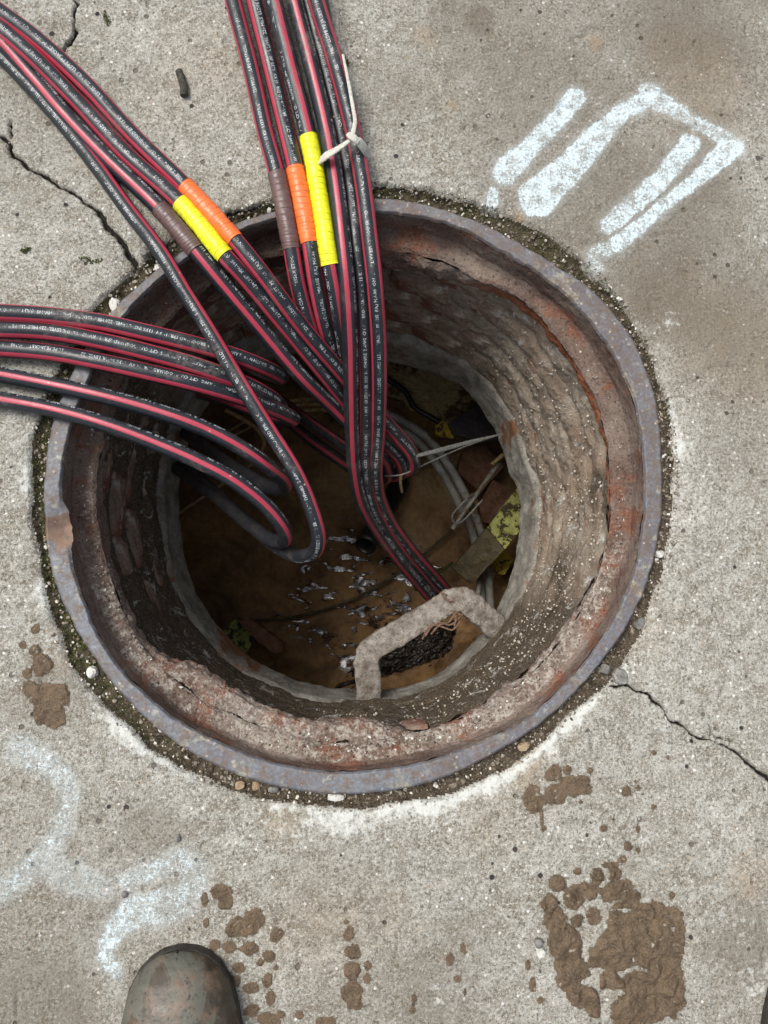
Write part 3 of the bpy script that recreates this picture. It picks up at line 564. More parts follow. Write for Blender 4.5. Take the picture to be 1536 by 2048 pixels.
# bricks, one object each
def brick_mesh(k, L, H=.056, D=.05):
    n = 7; pts = []; u = np.linspace(-.5, .5, n); v = np.linspace(-.5, .5, 5)
    U, Vv = np.meshgrid(u, v, indexing='ij'); ed = np.maximum(abs(U)*2, abs(Vv)*2)
    d = -.004*ss(.75, 1, ed)+.0035*fbm(U*4+k*5, Vv*3, 0, 600+k, 3)
    Fp = np.stack([d, U*L*(1-.03*abs(Vv)), Vv*H+.001*fbm(U*6, Vv*6, 0, 610+k, 2)], -1).reshape(-1, 3)
    Vb = np.stack([d*0-D, U*L, Vv*H], -1).reshape(-1, 3); nn = len(Fp)
    Vx = np.vstack([Fp, Vb]); fs = gridfaces(n, 5)[:, ::-1].tolist()
    I = lambda i, j: i*5+j
    for i in range(n-1):
        fs.append([I(i, 0), I(i+1, 0), nn+I(i+1, 0), nn+I(i, 0)]); fs.append([I(i+1, 4), I(i, 4), nn+I(i, 4), nn+I(i+1, 4)])
    for j in range(4):
        fs.append([I(0, j+1), I(0, j), nn+I(0, j), nn+I(0, j+1)]); fs.append([I(n-1, j), I(n-1, j+1), nn+I(n-1, j+1), nn+I(n-1, j)])
    o = mesh_np('brick', Vx, np.array(fs), MB, smooth=False); me = o.data; bpy.data.objects.remove(o); return me
BM = [brick_mesh(k, .0995) for k in range(7)]
nb = 22
for c in range(5):
    zc = ZT-.0625*(c+.5)
    for k in range(nb):
        T = (k+.5*(c % 2)+random.uniform(-.04, .04))*2*PI/nb
        r = float(r_face(T, zc))+random.uniform(-.003, .003)
        o = bpy.data.objects.new('brick', random.choice(BM)); COL.objects.link(o); o.parent = chim
        o.location = (r*math.cos(T), r*math.sin(T), zc+random.uniform(-.002, .002)+.4)
        o.rotation_euler = (random.uniform(-.03, .03), random.uniform(-.03, .03), T+PI+random.uniform(-.02, .02))
        o.scale = (1, r*2*PI/nb/.0995*random.uniform(.955, .985), 1)
# grey concrete neck
rh = R_HOLE(th)+.0022*fbm(np.cos(th)*16, np.sin(th)*16, 0, 640, 4)
rings = lerp_rings((rh+.030, ZN+.003), (rh+.014, ZN-.002), 6, False)+lerp_rings((rh+.014, ZN-.002), (rh+.010, ZN-.008), 4, False)+lerp_rings((rh+.010, ZN-.008), (rh, ZH+.006), 18, False)+lerp_rings((rh, ZH+.006), (rh+.002, ZH), 3, False)+lerp_rings((rh+.002, ZH), (rh+.02, ZH-.003), 3)
polar('neck', rings, MN, .0028, {}, chim, 650)

# ------------------------------------------------------------------ vault below
VF = -1.15
vault = empty('vault', (0, 0, VF), 'dark concrete cable vault seen through the manhole', 'vault', kind='structure')
def box_np(x0, x1, y0, y1, z0, z1):
    V = np.array([[x, y, z] for x in (x0, x1) for y in (y0, y1) for z in (z0, z1)], float)
    return V, np.array([[0, 1, 3, 2], [4, 6, 7, 5], [0, 4, 5, 1], [2, 3, 7, 6], [0, 2, 6, 4], [1, 5, 7, 3]])
for (a, b, c, d) in ((-1.12, -1.0, -1.12, 1.12), (1.0, 1.12, -1.12, 1.12), (-.999, .999, 1.0, 1.12), (-.999, .999, -1.12, -1.0)):
    V, f = box_np(a, b, c, d, VF-.1, ZH-.06); mesh_np('vault_wall', V, f, M_vault, vault, smooth=False)
rr_ = [(rh+.012, ZH-.002), (rh+.3, ZH-.004), (np.full(NTH, 1.25), ZH-.004)]
polar('ceiling', [(rh+.016, ZH-.003), (rh+.02, ZH-.05), (rh+.3, ZH-.055), (np.full(NTH, 1.6), ZH-.055)], M_vault, .002, {}, vault, 655)
fx = np.arange(-1.0, 1.0, .0055); FX, FY = np.meshgrid(fx, fx, indexing='ij')
wc = W(735, 1190, VF); wet = ss(.34, .10, np.hypot((FX-wc[0])*1., (FY-wc[1])*1.2)+.10*fbm(FX*9, FY*9, 0, 701, 4))
FZ = VF+.022*fbm(FX*4, FY*4, 0, 700, 4)*(1-.6*wet)+.007*fbm(FX*22, FY*22, 0, 711, 4)*(1-.3*wet)+.005*(.2-np.abs(fbm(FX*13+.3*np.sin(FY*8), FY*16, 0, 715, 4)))*(.5+.5*wet)+.004*(.2-np.abs(fbm(FX*34, FY*30, 0, 716, 3)))
oc = 0*FX
for px, py, r in ((860, 800, 120), (960, 960, 110), (880, 960, 80), (800, 860, 90), (700, 960, 90), (820, 1060, 70)):
    c = W(px, py, VF); oc = np.maximum(oc, ss(1.2, .3, np.hypot(FX-c[0], FY-c[1])/(r/707.)+.3*fbm(FX*6, FY*6, 0, 720, 3))*(.9 if px > 840 else .45))
f = mesh_np('floor', np.stack([FX, FY, FZ], -1).reshape(-1, 3), gridfaces(*FX.shape), MF, None, dict(wet=wet, ochre=oc))
tag(f, 'brown wet mud floor of the vault with shiny ripples', kind='structure')
# ---- pale flakes modelled in place of sky glints on the mud
V = []; f_ = []
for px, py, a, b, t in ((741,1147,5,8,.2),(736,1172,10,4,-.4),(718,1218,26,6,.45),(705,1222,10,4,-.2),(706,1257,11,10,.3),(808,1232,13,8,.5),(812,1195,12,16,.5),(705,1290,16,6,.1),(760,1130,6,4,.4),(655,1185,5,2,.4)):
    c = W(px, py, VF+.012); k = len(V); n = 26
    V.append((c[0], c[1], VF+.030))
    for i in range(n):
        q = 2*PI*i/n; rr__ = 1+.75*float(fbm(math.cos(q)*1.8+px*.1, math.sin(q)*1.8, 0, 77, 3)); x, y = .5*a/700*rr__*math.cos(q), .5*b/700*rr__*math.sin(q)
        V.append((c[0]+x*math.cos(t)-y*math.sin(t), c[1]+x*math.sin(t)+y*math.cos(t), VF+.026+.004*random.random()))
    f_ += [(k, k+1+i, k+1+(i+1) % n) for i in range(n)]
tag(mesh_np('glint_flakes', V, f_, mat_plain('painted_sky_glint', (.05, .045, .04), (.42, .47, .52), 230, .15, .8, .002, 300)), 'pale shiny flakes standing in for sky glints on the muddy vault floor', 'glint_flakes', kind='stuff')
# ---- things in the vault
def pipe(name, pts, r, mat, label, cat, n=60, seg=12, group=None, up=(0, 0, 1), flat=1.0, parent=None, rfun=None):
    P = spline(WL(pts), n) if len(pts) > 2 else resample(WL(pts), n=12)
    o = tube(name, P, r, mat, parent, seg, up, flat=flat, rfun=rfun)
    return tag(o, label, cat, group) if label else o
rough_r = lambda a, s: (lambda L, A: a*fbm(L*60+0*A, np.cos(A)*1.5+0*L, np.sin(A)*1.5+0*L+3, s, 3))
o = prism('concrete_ledge', [(690,690),(1010,690),(1010,760),(935,835),(893,858),(850,835),(800,800),(740,770)], -.93, .2, M_ochre, noise=.010, seed=3, sub=24); tag(o, 'ochre stained concrete ledge at the far side of the vault', 'ledge')
pipe('black_cable', [(700,690,-.85),(745,725,-.88),(775,757,-.9),(812,785,-.9),(830,815,-.9),(868,838,-.9),(900,858,-.9)], .0075, M_blackp, 'thin wavy black cable lying over the ochre ledge', 'cable', rfun=rough_r(.001, 3))
o = prism('dark_board', [(896,846),(960,802),(1010,830),(1012,880),(955,882),(905,868)], -.86, .02, M_dark, noise=.001, seed=4); tag(o, 'dark purple board beside the ochre ledge', 'board')
o = prism('yellow_rag', [(872,852),(885,843),(898,850),(912,866),(905,876),(888,872),(872,868)], -.87, .008, M_ybits, noise=.006, seed=5); tag(o, 'small torn yellow scrap at the corner of the dark board', 'scrap')
o = prism('paving_block', [(925,905),(968,890),(1010,930),(962,985),(915,945)], -1.02, .07, M_stub, noise=.003, seed=6); tag(o, 'brown block left of the strap end on the vault floor', 'block')
o = prism('paving_block', [(958,1010),(985,960),(1040,990),(1000,1050),(965,1045)], -1.03, .06, M_stub, noise=.003, seed=7); tag(o, 'brown block between the crossing conduits and the yellow green plank', 'block')
for k, (dx, dy, dz) in enumerate(((0, 0, 0), (-16, 10, -.02))):
    pipe('conduit', [(690+dx,790+dy,-.88+dz),(770+dx,825+dy,-.86+dz),(850+dx,872+dy,-.84+dz),(900+dx,935+dy,-.83+dz),(938+dx,1005+dy,-.85+dz),(962+dx,1060+dy,-.9+dz),(975+dx,1130+dy,-.95+dz),(982+dx,1230+dy,-1+dz)], .0105, M_conduit,
         ('upper grey conduit curving across the vault under the strap', 'lower grey conduit curving beside its twin, nearer the cables')[k], 'conduit', rfun=rough_r(.001, 5+k))
pipe('iron_bar', [(998,925,-.80),(945,1000,-.82),(905,1058,-.84)], .0055, M_conduit, 'straight dull bar crossing over the two conduits', 'bar', up=(1, 0, 0))
pipe('wire_clip', [(948,985,-.80),(905,1030,-.81),(906,1042,-.81),(918,1046,-.81),(965,1000,-.80)], .0022, M_conduit, 'bent wire clip beside the crossing bar', 'clip')
pipe('peg', [(985,928,-.78),(1008,908,-.76)], .005, M_tan, 'short pale peg near the hole edge by the bar end', 'peg')
plank = empty('plank', W(970, 1080, -.8), 'leaning plank, upper half flaking yellow green and lower half dark and wet', 'plank')
prism('painted_half', [(975,1055),(1035,975),(1075,1020),(1010,1098)], [-.80,-.74,-.74,-.80], .022, M_plank, plank, noise=.0015, seed=8)
prism('bare_half', [(904,1136),(974,1056),(1009,1099),(944,1168)], [-.86,-.801,-.801,-.86], .022, M_planklo, plank, noise=.0015, seed=9)
o = prism('yellow_block', [(988,1105),(1010,1095),(1026,1118),(1010,1150),(992,1145)], -1.0, .05, M_ybits, noise=.004, seed=10); tag(o, 'orange yellow block below the plank at the hole edge', 'block')
pipe('conduit', [(962,1105,-.9),(958,1160,-.92),(955,1230,-.95)], .006, M_conduit, 'thin brownish tube running under the plank to the rung', 'conduit')
pipe('thin_hose', [(480,1240,-1.12),(560,1238,-1.12),(640,1222,-1.12),(720,1192,-1.12),(790,1150,-1.12),(840,1115,-1.11),(905,1060,-1.1)], .004, M_planklo, 'thin brown hose half sunk in the mud', 'hose')
pipe('green_cord', [(862,1155,-1.0),(885,1140,-1.0),(905,1125,-.99)], .004, M_moss, 'short green cord end beside the dark half of the plank', 'cord')
for k, (a, lab) in enumerate((([(545,812,-.82),(590,800,-.83),(640,800,-.84),(700,818,-.86)], 'tan rope strand, top of the three behind the cables'), ([(550,824,-.83),(600,809,-.84),(650,811,-.85),(705,832,-.87)], 'tan rope strand, middle of the three behind the cables'), ([(585,826,-.84),(620,820,-.85),(660,822,-.86),(705,846,-.88)], 'tan rope strand, lowest of the three behind the cables'))):
    pipe('rope', a, .0042, M_tan, lab, 'rope', rfun=lambda L, A: .0009*np.sin(L*900+A*2), n=120)
pipe('rope', [(450,820,-.80),(485,838,-.81),(515,860,-.82),(528,885,-.83),(520,905,-.84)], .0052, M_tan, 'short tan rope curling down behind the long cable loop', 'rope', rfun=rough_r(.0012, 8))
pipe('wood_strip', [(440,872,-.85),(500,838,-.85)], .005, M_tan, 'upper narrow tan strip behind the left cables', 'wood strip', flat=.5)
pipe('wood_strip', [(452,880,-.86),(505,852,-.86)], .004, M_ochre, 'lower narrow ochre strip behind the left cables', 'wood strip', flat=.5)
pipe('wooden_stick', [(345,1035,-.80),(420,985,-.80),(510,925,-.80)], .0055, M_tan, 'thin tan wooden stick behind the looping left cables', 'stick', flat=.6)
o = prism('yellow_block', [(445,1262),(470,1238),(512,1272),(490,1312),(462,1300)], -1.03, .05, M_plank, noise=.002, seed=12); tag(o, 'yellow green block with dark stains at the lower left of the hole', 'block')
o = prism('brick_fragment', [(478,1244),(498,1236),(568,1288),(564,1304),(545,1306),(500,1268)], -1.0, .05, M_stub, noise=.004, seed=13); tag(o, 'broken red brown brick lying against the yellow green block', 'brick')
# pipe end
bp = empty('black_pipe', W(732, 1090, -.98), 'thick black pipe whose open round end faces up beside the cable bundle', 'pipe')
P = resample(WL([(731,1092,-.95),(760,1040,-1.02),(800,965,-1.12)]), n=16)
Tn, Nn, Bn = frames(P); A = np.linspace(0, 2*PI, 28, endpoint=False)
ringp = lambda p, r, i: p+r*(np.cos(A)[:, None]*Nn[i]+np.sin(A)[:, None]*Bn[i])
V = np.vstack([ringp(P[i], .028, i) for i in range(15, -1, -1)]+[ringp(P[0], .024, 0)]+[ringp(P[i], .0235, i) for i in range(1, 9)])
mesh_np('pipe_wall', V, gridfaces(25, 28, False, True), M_blackp, bp)
# crumpled black plastic
bx, by = np.meshgrid(np.linspace(-1, 1, 90), np.linspace(-1, 1, 60), indexing='ij'); c = W(820, 1310, -1.08)
cr = np.abs(fbm(bx*5+2, by*4, 0, 810, 4)); ex = 1+.15*fbm(bx*2, by*2, 0, 820, 2)
ed_ = fbm(np.arctan2(by, bx)*1.5+4, 0*bx, 0, 830, 3)*.3+1
V = np.stack([c[0]+bx*.15*ex*ed_+.05*by, c[1]+by*.07*ex*ed_+.05*bx, c[2]-.045+.035*cr+.012*fbm(bx*18, by*12, 0, 840, 3)-.03*(bx**2+by**2)], -1).reshape(-1, 3)
o = mesh_np('plastic_bag', V, gridfaces(90, 60), mat_plain('glossy_black_film', (.012, .010, .009), (.05, .038, .026), 30, .22, .6, .006, 110)); tag(o, 'crumpled glossy black plastic under the rung', 'plastic bag')

# ------------------------------------------------------------------ rung
rung = empty('step_rung', W(860, 1290, -.42), 'crusted iron step rung bent into a bracket from the lower wall', 'step rung')
ZR = -.40
P3 = spline(WL([(738,1400,-.435),(736,1350,-.41),(734,1322,-.398),(740,1303,-.392),(758,1289,-.39),(800,1264,-.389),(850,1234,-.389),(890,1210,-.389),(910,1200,-.389),(928,1200,-.391),(945,1212,-.397),(985,1250,-.42),(1012,1276,-.445)]), 90)
Q = list(P3[:-1])
Q = np.array(Q+[P3[-1]]); Tq = np.gradient(Q, axis=0); Tq /= np.linalg.norm(Tq, axis=1)[:, None]
up = np.array([0, 0, 1.]); Lq = np.cross(up, Tq); Lq /= np.linalg.norm(Lq, axis=1)[:, None]; Uq = np.cross(Tq, Lq)
hw, ht = .0225, .010; cs = []
for k in range(24):
    a = 2*PI*k/24; ca, sa = math.cos(a), math.sin(a); e = .35
    cs.append((hw*math.copysign(abs(ca)**e, ca), ht*math.copysign(abs(sa)**e, sa)))
V = np.stack([Q+x*Lq+y*Uq for x, y in cs], 1)
nzv = fbm(V[..., 0]*70, V[..., 1]*70, V[..., 2]*70, 900, 4)*.0048+fbm(V[..., 0]*220, V[..., 1]*220, V[..., 2]*220, 901, 2)*.0012
dirv = V-Q[:, None]; dirv /= np.linalg.norm(dirv, axis=-1)[..., None]; V = V+nzv[..., None]*dirv
mesh_np('flat_bar', V.reshape(-1, 3), gridfaces(len(Q), 24, False, True)[:, ::-1], M_rung, rung)
tw = empty('twine', W(880, 1245, -.38), 'frayed brown twine knotted around the step rung', 'twine')
for a in ([(845,1278,-.385),(858,1255,-.375),(878,1246,-.37),(900,1250,-.372),(915,1240,-.375),(925,1228,-.38)], [(850,1272,-.38),(868,1250,-.372),(890,1256,-.37),(905,1260,-.372),(918,1245,-.376)], [(908,1252,-.37),(912,1238,-.37),(905,1222,-.372),(925,1232,-.372)], [(884,1190,-.378),(892,1198,-.372),(904,1202,-.37)], [(882,1184,-.378),(893,1190,-.372)], [(862,1268,-.378),(880,1250,-.37),(898,1244,-.37),(912,1224,-.372)]):
    pipe('strand', a, .0018, M_rope, None, None, n=40, seg=6, parent=tw, rfun=rough_r(.001, 11))

# ------------------------------------------------------------------ cables
CR_ = .0113
TXT = 'SOUTHWIRE  2 AWG  CPT CU  BROGUARD EPR  15 KV  133% INSUL LEVEL  220 MILS  LLDPE PE JACKET  MV-105  (UL) MV-90  ON CSA LL VV ESSEX ETOO SR  2020   '
def text_mesh(body):
    cu = bpy.data.curves.new('t', 'FONT'); cu.body = body; cu.size = 1; cu.resolution_u = 1
    o = bpy.data.objects.new('t', cu); COL.objects.link(o); dg = bpy.context.evaluated_depsgraph_get(); dg.update()
    me = bpy.data.meshes.new_from_object(o.evaluated_get(dg)); bpy.data.objects.remove(o)
    V = np.array([v.co[:2] for v in me.vertices]); T = [tuple(p.vertices) for p in me.polygons]; bpy.data.meshes.remove(me)
    tri = []
    for p in T:
        for i in range(1, len(p)-1): tri.append((p[0], p[i], p[i+1]))
    return V, np.array(tri)
TV, TT = text_mesh(TXT*1); TW = TV[:, 0].max()+.6
def cable(pts, phase, text_phi, label, group, tape=None, r=CR_, toff=0., n=220, rev=True, tsize=.0064, ns=3):
    """pts: traced x, y and height; phase: angle of one of three red stripes from the top, degrees"""
    P = resample(spline(WL(pts), 160), n=n)
    root = empty('power_cable', P[0], label, 'cable', group)
    jk = tube('jacket', P, r, MK, root, 28); jk['phase'] = (phase % 360)/360.; jk['stripes'] = float(ns)
    T, N, B = frames(P); L = np.r_[0, np.cumsum(np.linalg.norm(np.diff(P, axis=0), axis=1))]
    # printed lettering bent around the jacket
    VV, FF = [], []; k = 0; s0 = toff
    cut = [L[-1]*.98]
    while s0 < cut[0]:
        a = s0+TV[:, 0]*tsize*.92; ok = a < cut[0]-.002
        sgn = -1 if rev else 1
        s = a if not rev else a
        # reversed text runs against the cable direction
        if rev: s = s0+(TW-TV[:, 0])*tsize*.92; ok = (s < cut[0]-.002) & (s > 0)
        ph = rad(text_phi)+(-1 if not rev else 1)*((TV[:, 1]-.35)*tsize/r)
        pos = np.stack([np.interp(np.clip(s, 0, L[-1]), L, P[:, i]) for i in range(3)], 1)
        Ni = np.stack([np.interp(np.clip(s, 0, L[-1]), L, N[:, i]) for i in range(3)], 1); Bi = np.stack([np.interp(np.clip(s, 0, L[-1]), L, B[:, i]) for i in range(3)], 1)
        v = pos+(r+.00025)*(np.cos(ph)[:, None]*Ni+np.sin(ph)[:, None]*Bi)
        f = TT[ok[TT].all(1)]
        if tape:
            sm = s[f].mean(1); f = f[(sm < tape_s(P, L, tape)[0]-.001) | (sm > tape_s(P, L, tape)[1]+.001)]
        VV.append(v); FF.append(f+k); k += len(v); s0 += TW*tsize*.92
    FFa = np.vstack(FF)
    if len(FFa):
        u, inv = np.unique(FFa, return_inverse=True)
        mesh_np('printed_lettering', np.vstack(VV)[u], inv.reshape(-1, 3), M_ink, root, smooth=False)['kind'] = 'stuff'
    if tape:
        a, b = tape_s(P, L, tape); m = (L > a) & (L < b)
        q = resample(np.vstack([[np.interp(a, L, P[:, i]) for i in range(3)], P[m], [np.interp(b, L, P[:, i]) for i in range(3)]]), n=70)
        i0 = np.searchsorted(L, a); um = N[min(i0, len(N)-1)]
        wr = lambda Lx, A: .0005*(np.mod(Lx*118+A/(2*PI), 1))+.0009*fbm(Lx*90+0*A, np.cos(A)*1.2+0*Lx, np.sin(A)*1.2+3+0*Lx, 31, 3)
        tube('tape_wrap', q, r+.0008, tape[2], root, 28, up=um, rfun=wr)
    return root
def tape_s(P, L, tape):
    out = []
    for (px, py) in tape[:2]:
        # nearest point along the cable to the traced tape end
        D = np.linalg.inv(M) @ (P-CAM).T; u = 768+F*D[0]/-D[2]; v = 1024-F*D[1]/-D[2]
        out.append(L[int(np.argmin((u-px)**2+(v-py)**2))])
    return out
GA, GB, GC = 'cables of the upper left bundle', 'cables of the top bundle tied with a strap', 'cables entering from the left border'
Zg = .012
# upper left bundle (drawn from the picture corner into the hole)
cable([(-120,-70,.05),(-20,10,.04),(72,78,.03),(175,172,.02),(270,275,.016),(370,372,.016),(470,480,.020),(525,548,.01),(600,648,-.03),(665,725,-.08),(730,800,-.15),(790,865,-.20),(822,905,-.24),(826,932,-.28),(800,945,-.32),(740,925,-.36),(640,860,-.45),(560,800,-.6)],
      -62, 0, 'upper cable of the upper left bundle, wearing orange tape', GA, [(372,372), (472,478), M_ora], toff=.01)
cable([(-120,-20,.05),(-20,42,.035),(60,108,.03),(150,198,.016),(250,306,.014),(360,405,.016),(450,512,.020),(490,556,.006),(560,640,-.03),(640,738,-.09),(700,812,-.16),(765,880,-.23),(800,918,-.27),(803,946,-.31),(775,950,-.35),(700,900,-.42),(600,830,-.6)],
      -58, 2, 'second cable of the upper left bundle, wearing yellow tape', GA, [(362,408), (452,515), M_yel], toff=-.05)
cable([(-120,0,.05),(-20,62,.03),(70,158,.016),(130,228,.016),(210,312,.014),(320,418,.014),(388,497,.016),(440,560,.004),(520,655,-.03),(600,750,-.08),(670,818,-.15),(735,885,-.22),(770,925,-.28),(772,955,-.33),(740,955,-.37),(650,900,-.45),(560,830,-.6)],
      26, -34, 'third cable of the upper left bundle, wearing brown tape', GA, [(322,417), (390,500), M_bro], toff=-.16)
cable([(-120,20,.03),(-20,92,.016),(60,172,.012),(130,252,.012),(195,335,.013),(255,418,.016),(325,510,.020),(372,588,.015),(425,672,.01),(480,765,.0),(540,862,-.01),(592,945,-.02),(622,1015,-.035),(637,1070,-.055),(630,1102,-.08),(600,1112,-.11),(550,1090,-.16),(490,1040,-.24),(430,985,-.33),(370,930,-.45),(300,880,-.6)],
      -40, 18, 'lone untaped cable that loops low over the middle of the hole', GA, ns=1, r=.0103, toff=-.03)
# top bundle
cable([(440,-120,.05),(466,0,.035),(500,130,.02),(532,270,.016),(553,345,.018),(580,480,.016),(596,570,-.005),(625,670,-.06),(665,770,-.15),(712,860,-.27),(728,930,-.45),(735,980,-.75)],
      72, 10, 'left cable of the top bundle, wearing brown tape', GB, [(552,345), (585,497), M_bro], toff=-.02)
cable([(480,-120,.05),(508,0,.035),(540,130,.02),(574,270,.016),(590,338,.018),(618,480,.016),(632,570,-.005),(655,670,-.06),(690,770,-.15),(722,850,-.27),(730,930,-.45),(738,980,-.75)],
      48, -12, 'top bundle cable wearing orange tape', GB, [(587,336), (623,490), M_ora], toff=-.1)
cable([(520,-120,.06),(548,0,.045),(580,130,.03),(617,275,.02),(635,370,.02),(655,500,.018),(668,570,.0),(684,670,-.06),(700,770,-.15),(720,850,-.25),(732,930,-.42),(740,990,-.75)],
      -12, 48, 'top bundle cable wearing bright yellow tape', GB, [(616,278), (661,530), M_yel], toff=-.13)
cable([(560,-120,.055),(588,0,.04),(622,130,.03),(655,270,.022),(672,370,.024),(685,480,.020),(694,570,.005),(700,670,-.04),(702,770,-.10),(704,860,-.16),(709,940,-.22),(722,1000,-.28),(748,1050,-.35),(790,1110,-.44),(835,1165,-.54),(885,1225,-.66)],
      6, -52, 'untaped cable just right of the yellow taped one, under the strap', GB, toff=-.2)
cable([(588,-120,.04),(614,0,.025),(648,130,.015),(683,270,.010),(700,370,.010),(712,480,.008),(722,570,-.01),(728,670,-.05),(731,770,-.11),(731,860,-.17),(731,940,-.23),(742,1000,-.29),(766,1050,-.36),(805,1108,-.45),(850,1160,-.55),(900,1220,-.67)],
      60, 2, 'middle dark cable of the strapped group in the top bundle', GB, toff=-.25)
cable([(605,-120,.075),(632,0,.055),(672,130,.038),(708,270,.028),(726,370,.026),(740,480,.020),(750,570,.006),(757,670,-.04),(759,770,-.10),(757,860,-.17),(752,940,-.23),(758,990,-.29),(780,1040,-.36),(822,1098,-.45),(868,1150,-.55),(915,1205,-.67)],
      -48, 10, 'right cable of the top bundle with a red stripe on its right side', GB, toff=-.07)
cable([(600,-120,.02),(640,0,.015),(660,130,.012),(694,270,.006),(712,370,.0),(728,480,-.012),(738,570,-.03),(744,670,-.07),(746,770,-.13),(746,860,-.19),(743,940,-.25),(752,1000,-.31),(778,1050,-.38),(818,1108,-.47),(862,1165,-.57),(900,1222,-.69)],
      20, 80, 'hidden lower cable between the right cables of the top bundle', GB, toff=-.3)
# left bundle
cable([(-120,622,.04),(-20,625,.03),(100,632,.022),(200,645,.018),(300,667,.012),(400,692,.0),(475,714,-.02),(530,736,-.05),(560,752,-.10),(552,752,-.16),(510,738,-.24),(450,720,-.33),(380,700,-.5)],
      -60, 0, 'topmost cable from the left border, red along both edges', GC, toff=-.02)
cable([(-120,655,.035),(-20,658,.025),(100,664,.018),(200,682,.016),(300,706,.010),(400,734,.0),(490,768,-.03),(540,795,-.07),(560,812,-.12),(553,810,-.18),(510,795,-.26),(440,770,-.34),(360,740,-.5)],
      -60, -2, 'second cable from the top at the left border', GC, toff=-.10)
cable([(-120,690,.03),(-20,696,.02),(100,706,.014),(200,724,.014),(300,746,.008),(400,770,-.004),(490,797,-.035),(555,822,-.08),(584,836,-.12),(576,838,-.18),(530,828,-.26),(450,800,-.34),(370,780,-.5)],
      52, -14, 'third cable from the top at the left border', GC, toff=-.05)
cable([(-120,730,.03),(-20,746,.018),(100,769,.013),(200,791,.013),(300,818,.008),(400,853,.0),(480,894,-.015),(535,932,-.04),(566,958,-.08),(568,976,-.12),(540,975,-.17),(480,940,-.25),(420,900,-.35),(340,850,-.5)],
      4, -54, 'fourth cable from the left border, looping back under itself by the long loop', GC, ns=1, r=.0105, toff=-.13)
cable([(-120,780,.03),(-20,796,.018),(100,818,.013),(200,845,.013),(300,881,.008),(400,924,.0),(470,962,-.01),(530,1010,-.03),(566,1055,-.06),(570,1078,-.09),(548,1082,-.13),(500,1050,-.20),(440,1000,-.30),(370,950,-.42),(300,900,-.55)],
      4, -54, 'lowest cable from the left border, looping back over the mud', GC, ns=1, r=.0105, toff=-.18)

# ------------------------------------------------------------------ ties and strap
tie = empty('tie_strap', W(705, 275, .04), 'off white woven strap knotted around the right cables of the top bundle', 'strap')
def ribbon(name, pts, wd, mat, parent, up=(0, 0, 1), th_=.0012, n=50):
    P = spline(WL(pts), n); T, N, B = frames(P, up); ws = np.interp(np.linspace(0, 1, n), np.linspace(0, 1, len(wd)), wd)/2
    prof = [(-1, 0), (-.9, 1), (-.3, 1.25), (.3, 1.25), (.9, 1), (1, 0), (.9, -1), (-.9, -1)]
    V = np.stack([P+a*ws[:, None]*B+b*th_*N+.0005*np.sin(np.arange(n)*2.2)[:, None]*N for a, b in prof], 1)
    return mesh_np(name, V.reshape(-1, 3), gridfaces(n, 8, False, True)[:, ::-1], mat, parent)
ribbon('wing', [(640,322,.030),(652,312,.045),(672,300,.052),(690,288,.054),(704,278,.054)], [.012,.015,.011,.008,.006], M_strap, tie)
ribbon('wing', [(704,276,.054),(716,282,.054),(728,296,.045),(738,312,.025)], [.006,.012,.013,.012], M_strap, tie)
ribbon('tail', [(686,110,.05),(697,165,.052),(706,215,.054),(710,245,.056),(705,270,.056)], [.0035,.004,.005,.005,.006], M_strap, tie)
ribbon('knot', [(696,268,.056),(702,272,.0585),(710,278,.0585),(716,284,.056)], [.007,.010,.010,.007], M_strap, tie, n=16)
st = empty('webbing_strap', W(900, 900, -.3), 'taut grey webbing from the looped cables to the right wall of the hole', 'strap')
M_web = mat_plain('grey_webbing', (.13, .13, .12), (.27, .27, .25), 200, .7, .3, .001)
ribbon('band', [(832,912,-.235),(880,900,-.28),(940,884,-.35),(1005,868,-.43)], [.006,.008,.007,.003], M_web, st, th_=.0007)
ribbon('cord', [(770,952,-.28),(800,950,-.27),(860,924,-.31),(930,893,-.37),(1005,868,-.43)], [.002,.0025,.0025,.002,.002], M_web, st, th_=.001)
ribbon('loose_end', [(802,950,-.27),(801,966,-.30),(804,984,-.34)], [.005,.005,.004], M_tan, st, th_=.0007)

# ------------------------------------------------------------------ stones, twig, crumbs
def stone_mesh(seed, n=9, m=12):
    u = np.linspace(0, PI, n)[:, None]; v = np.linspace(0, 2*PI, m, endpoint=False)[None]
    D = np.stack([np.sin(u)*np.cos(v), np.sin(u)*np.sin(v), np.cos(u)+0*v], -1)
    r = 1+.45*fbm(D[..., 0]*1.3+seed*7, D[..., 1]*1.3, D[..., 2]*1.3+5, seed, 3); r[0] = r[0].mean(); r[-1] = r[-1].mean()
    V = D*r[..., None]; V = np.clip(V, -.86, .9); return V.reshape(-1, 3), gridfaces(n, m, False, True)[:, ::-1]
def gz(x, y):
    i = np.clip(np.searchsorted(gx, x), 0, len(gx)-1); j = np.clip(np.searchsorted(gy, y), 0, len(gy)-1); return ZZ[i, j]
def stone(px, py, rx, ry, h, mat, label, rot=0, group=None, seed=1, z=None):
    V, f = stone_mesh(seed); p = W(px, py); zz = gz(p[0], p[1]) if z is None else z
    if z is not None: p = W(px, py, z)
    V = V*np.array([rx/1560, ry/1560, h]); c, s = math.cos(rot), math.sin(rot)
    V = np.stack([V[:, 0]*c-V[:, 1]*s, V[:, 0]*s+V[:, 1]*c, V[:, 2]], 1)+np.array([p[0], p[1], zz+h*.55])
    return tag(mesh_np('stone', V, f, mat, smooth=False), label, 'stone', group)
stone(226,606,13,18,.007,M_stone_w,'pale angular stone in the joint at the upper left of the ring',.3,seed=2)
stone(178,1346,12,13,.008,M_stone_w,'white pebble beside the ring at its lower left',.5,seed=3)
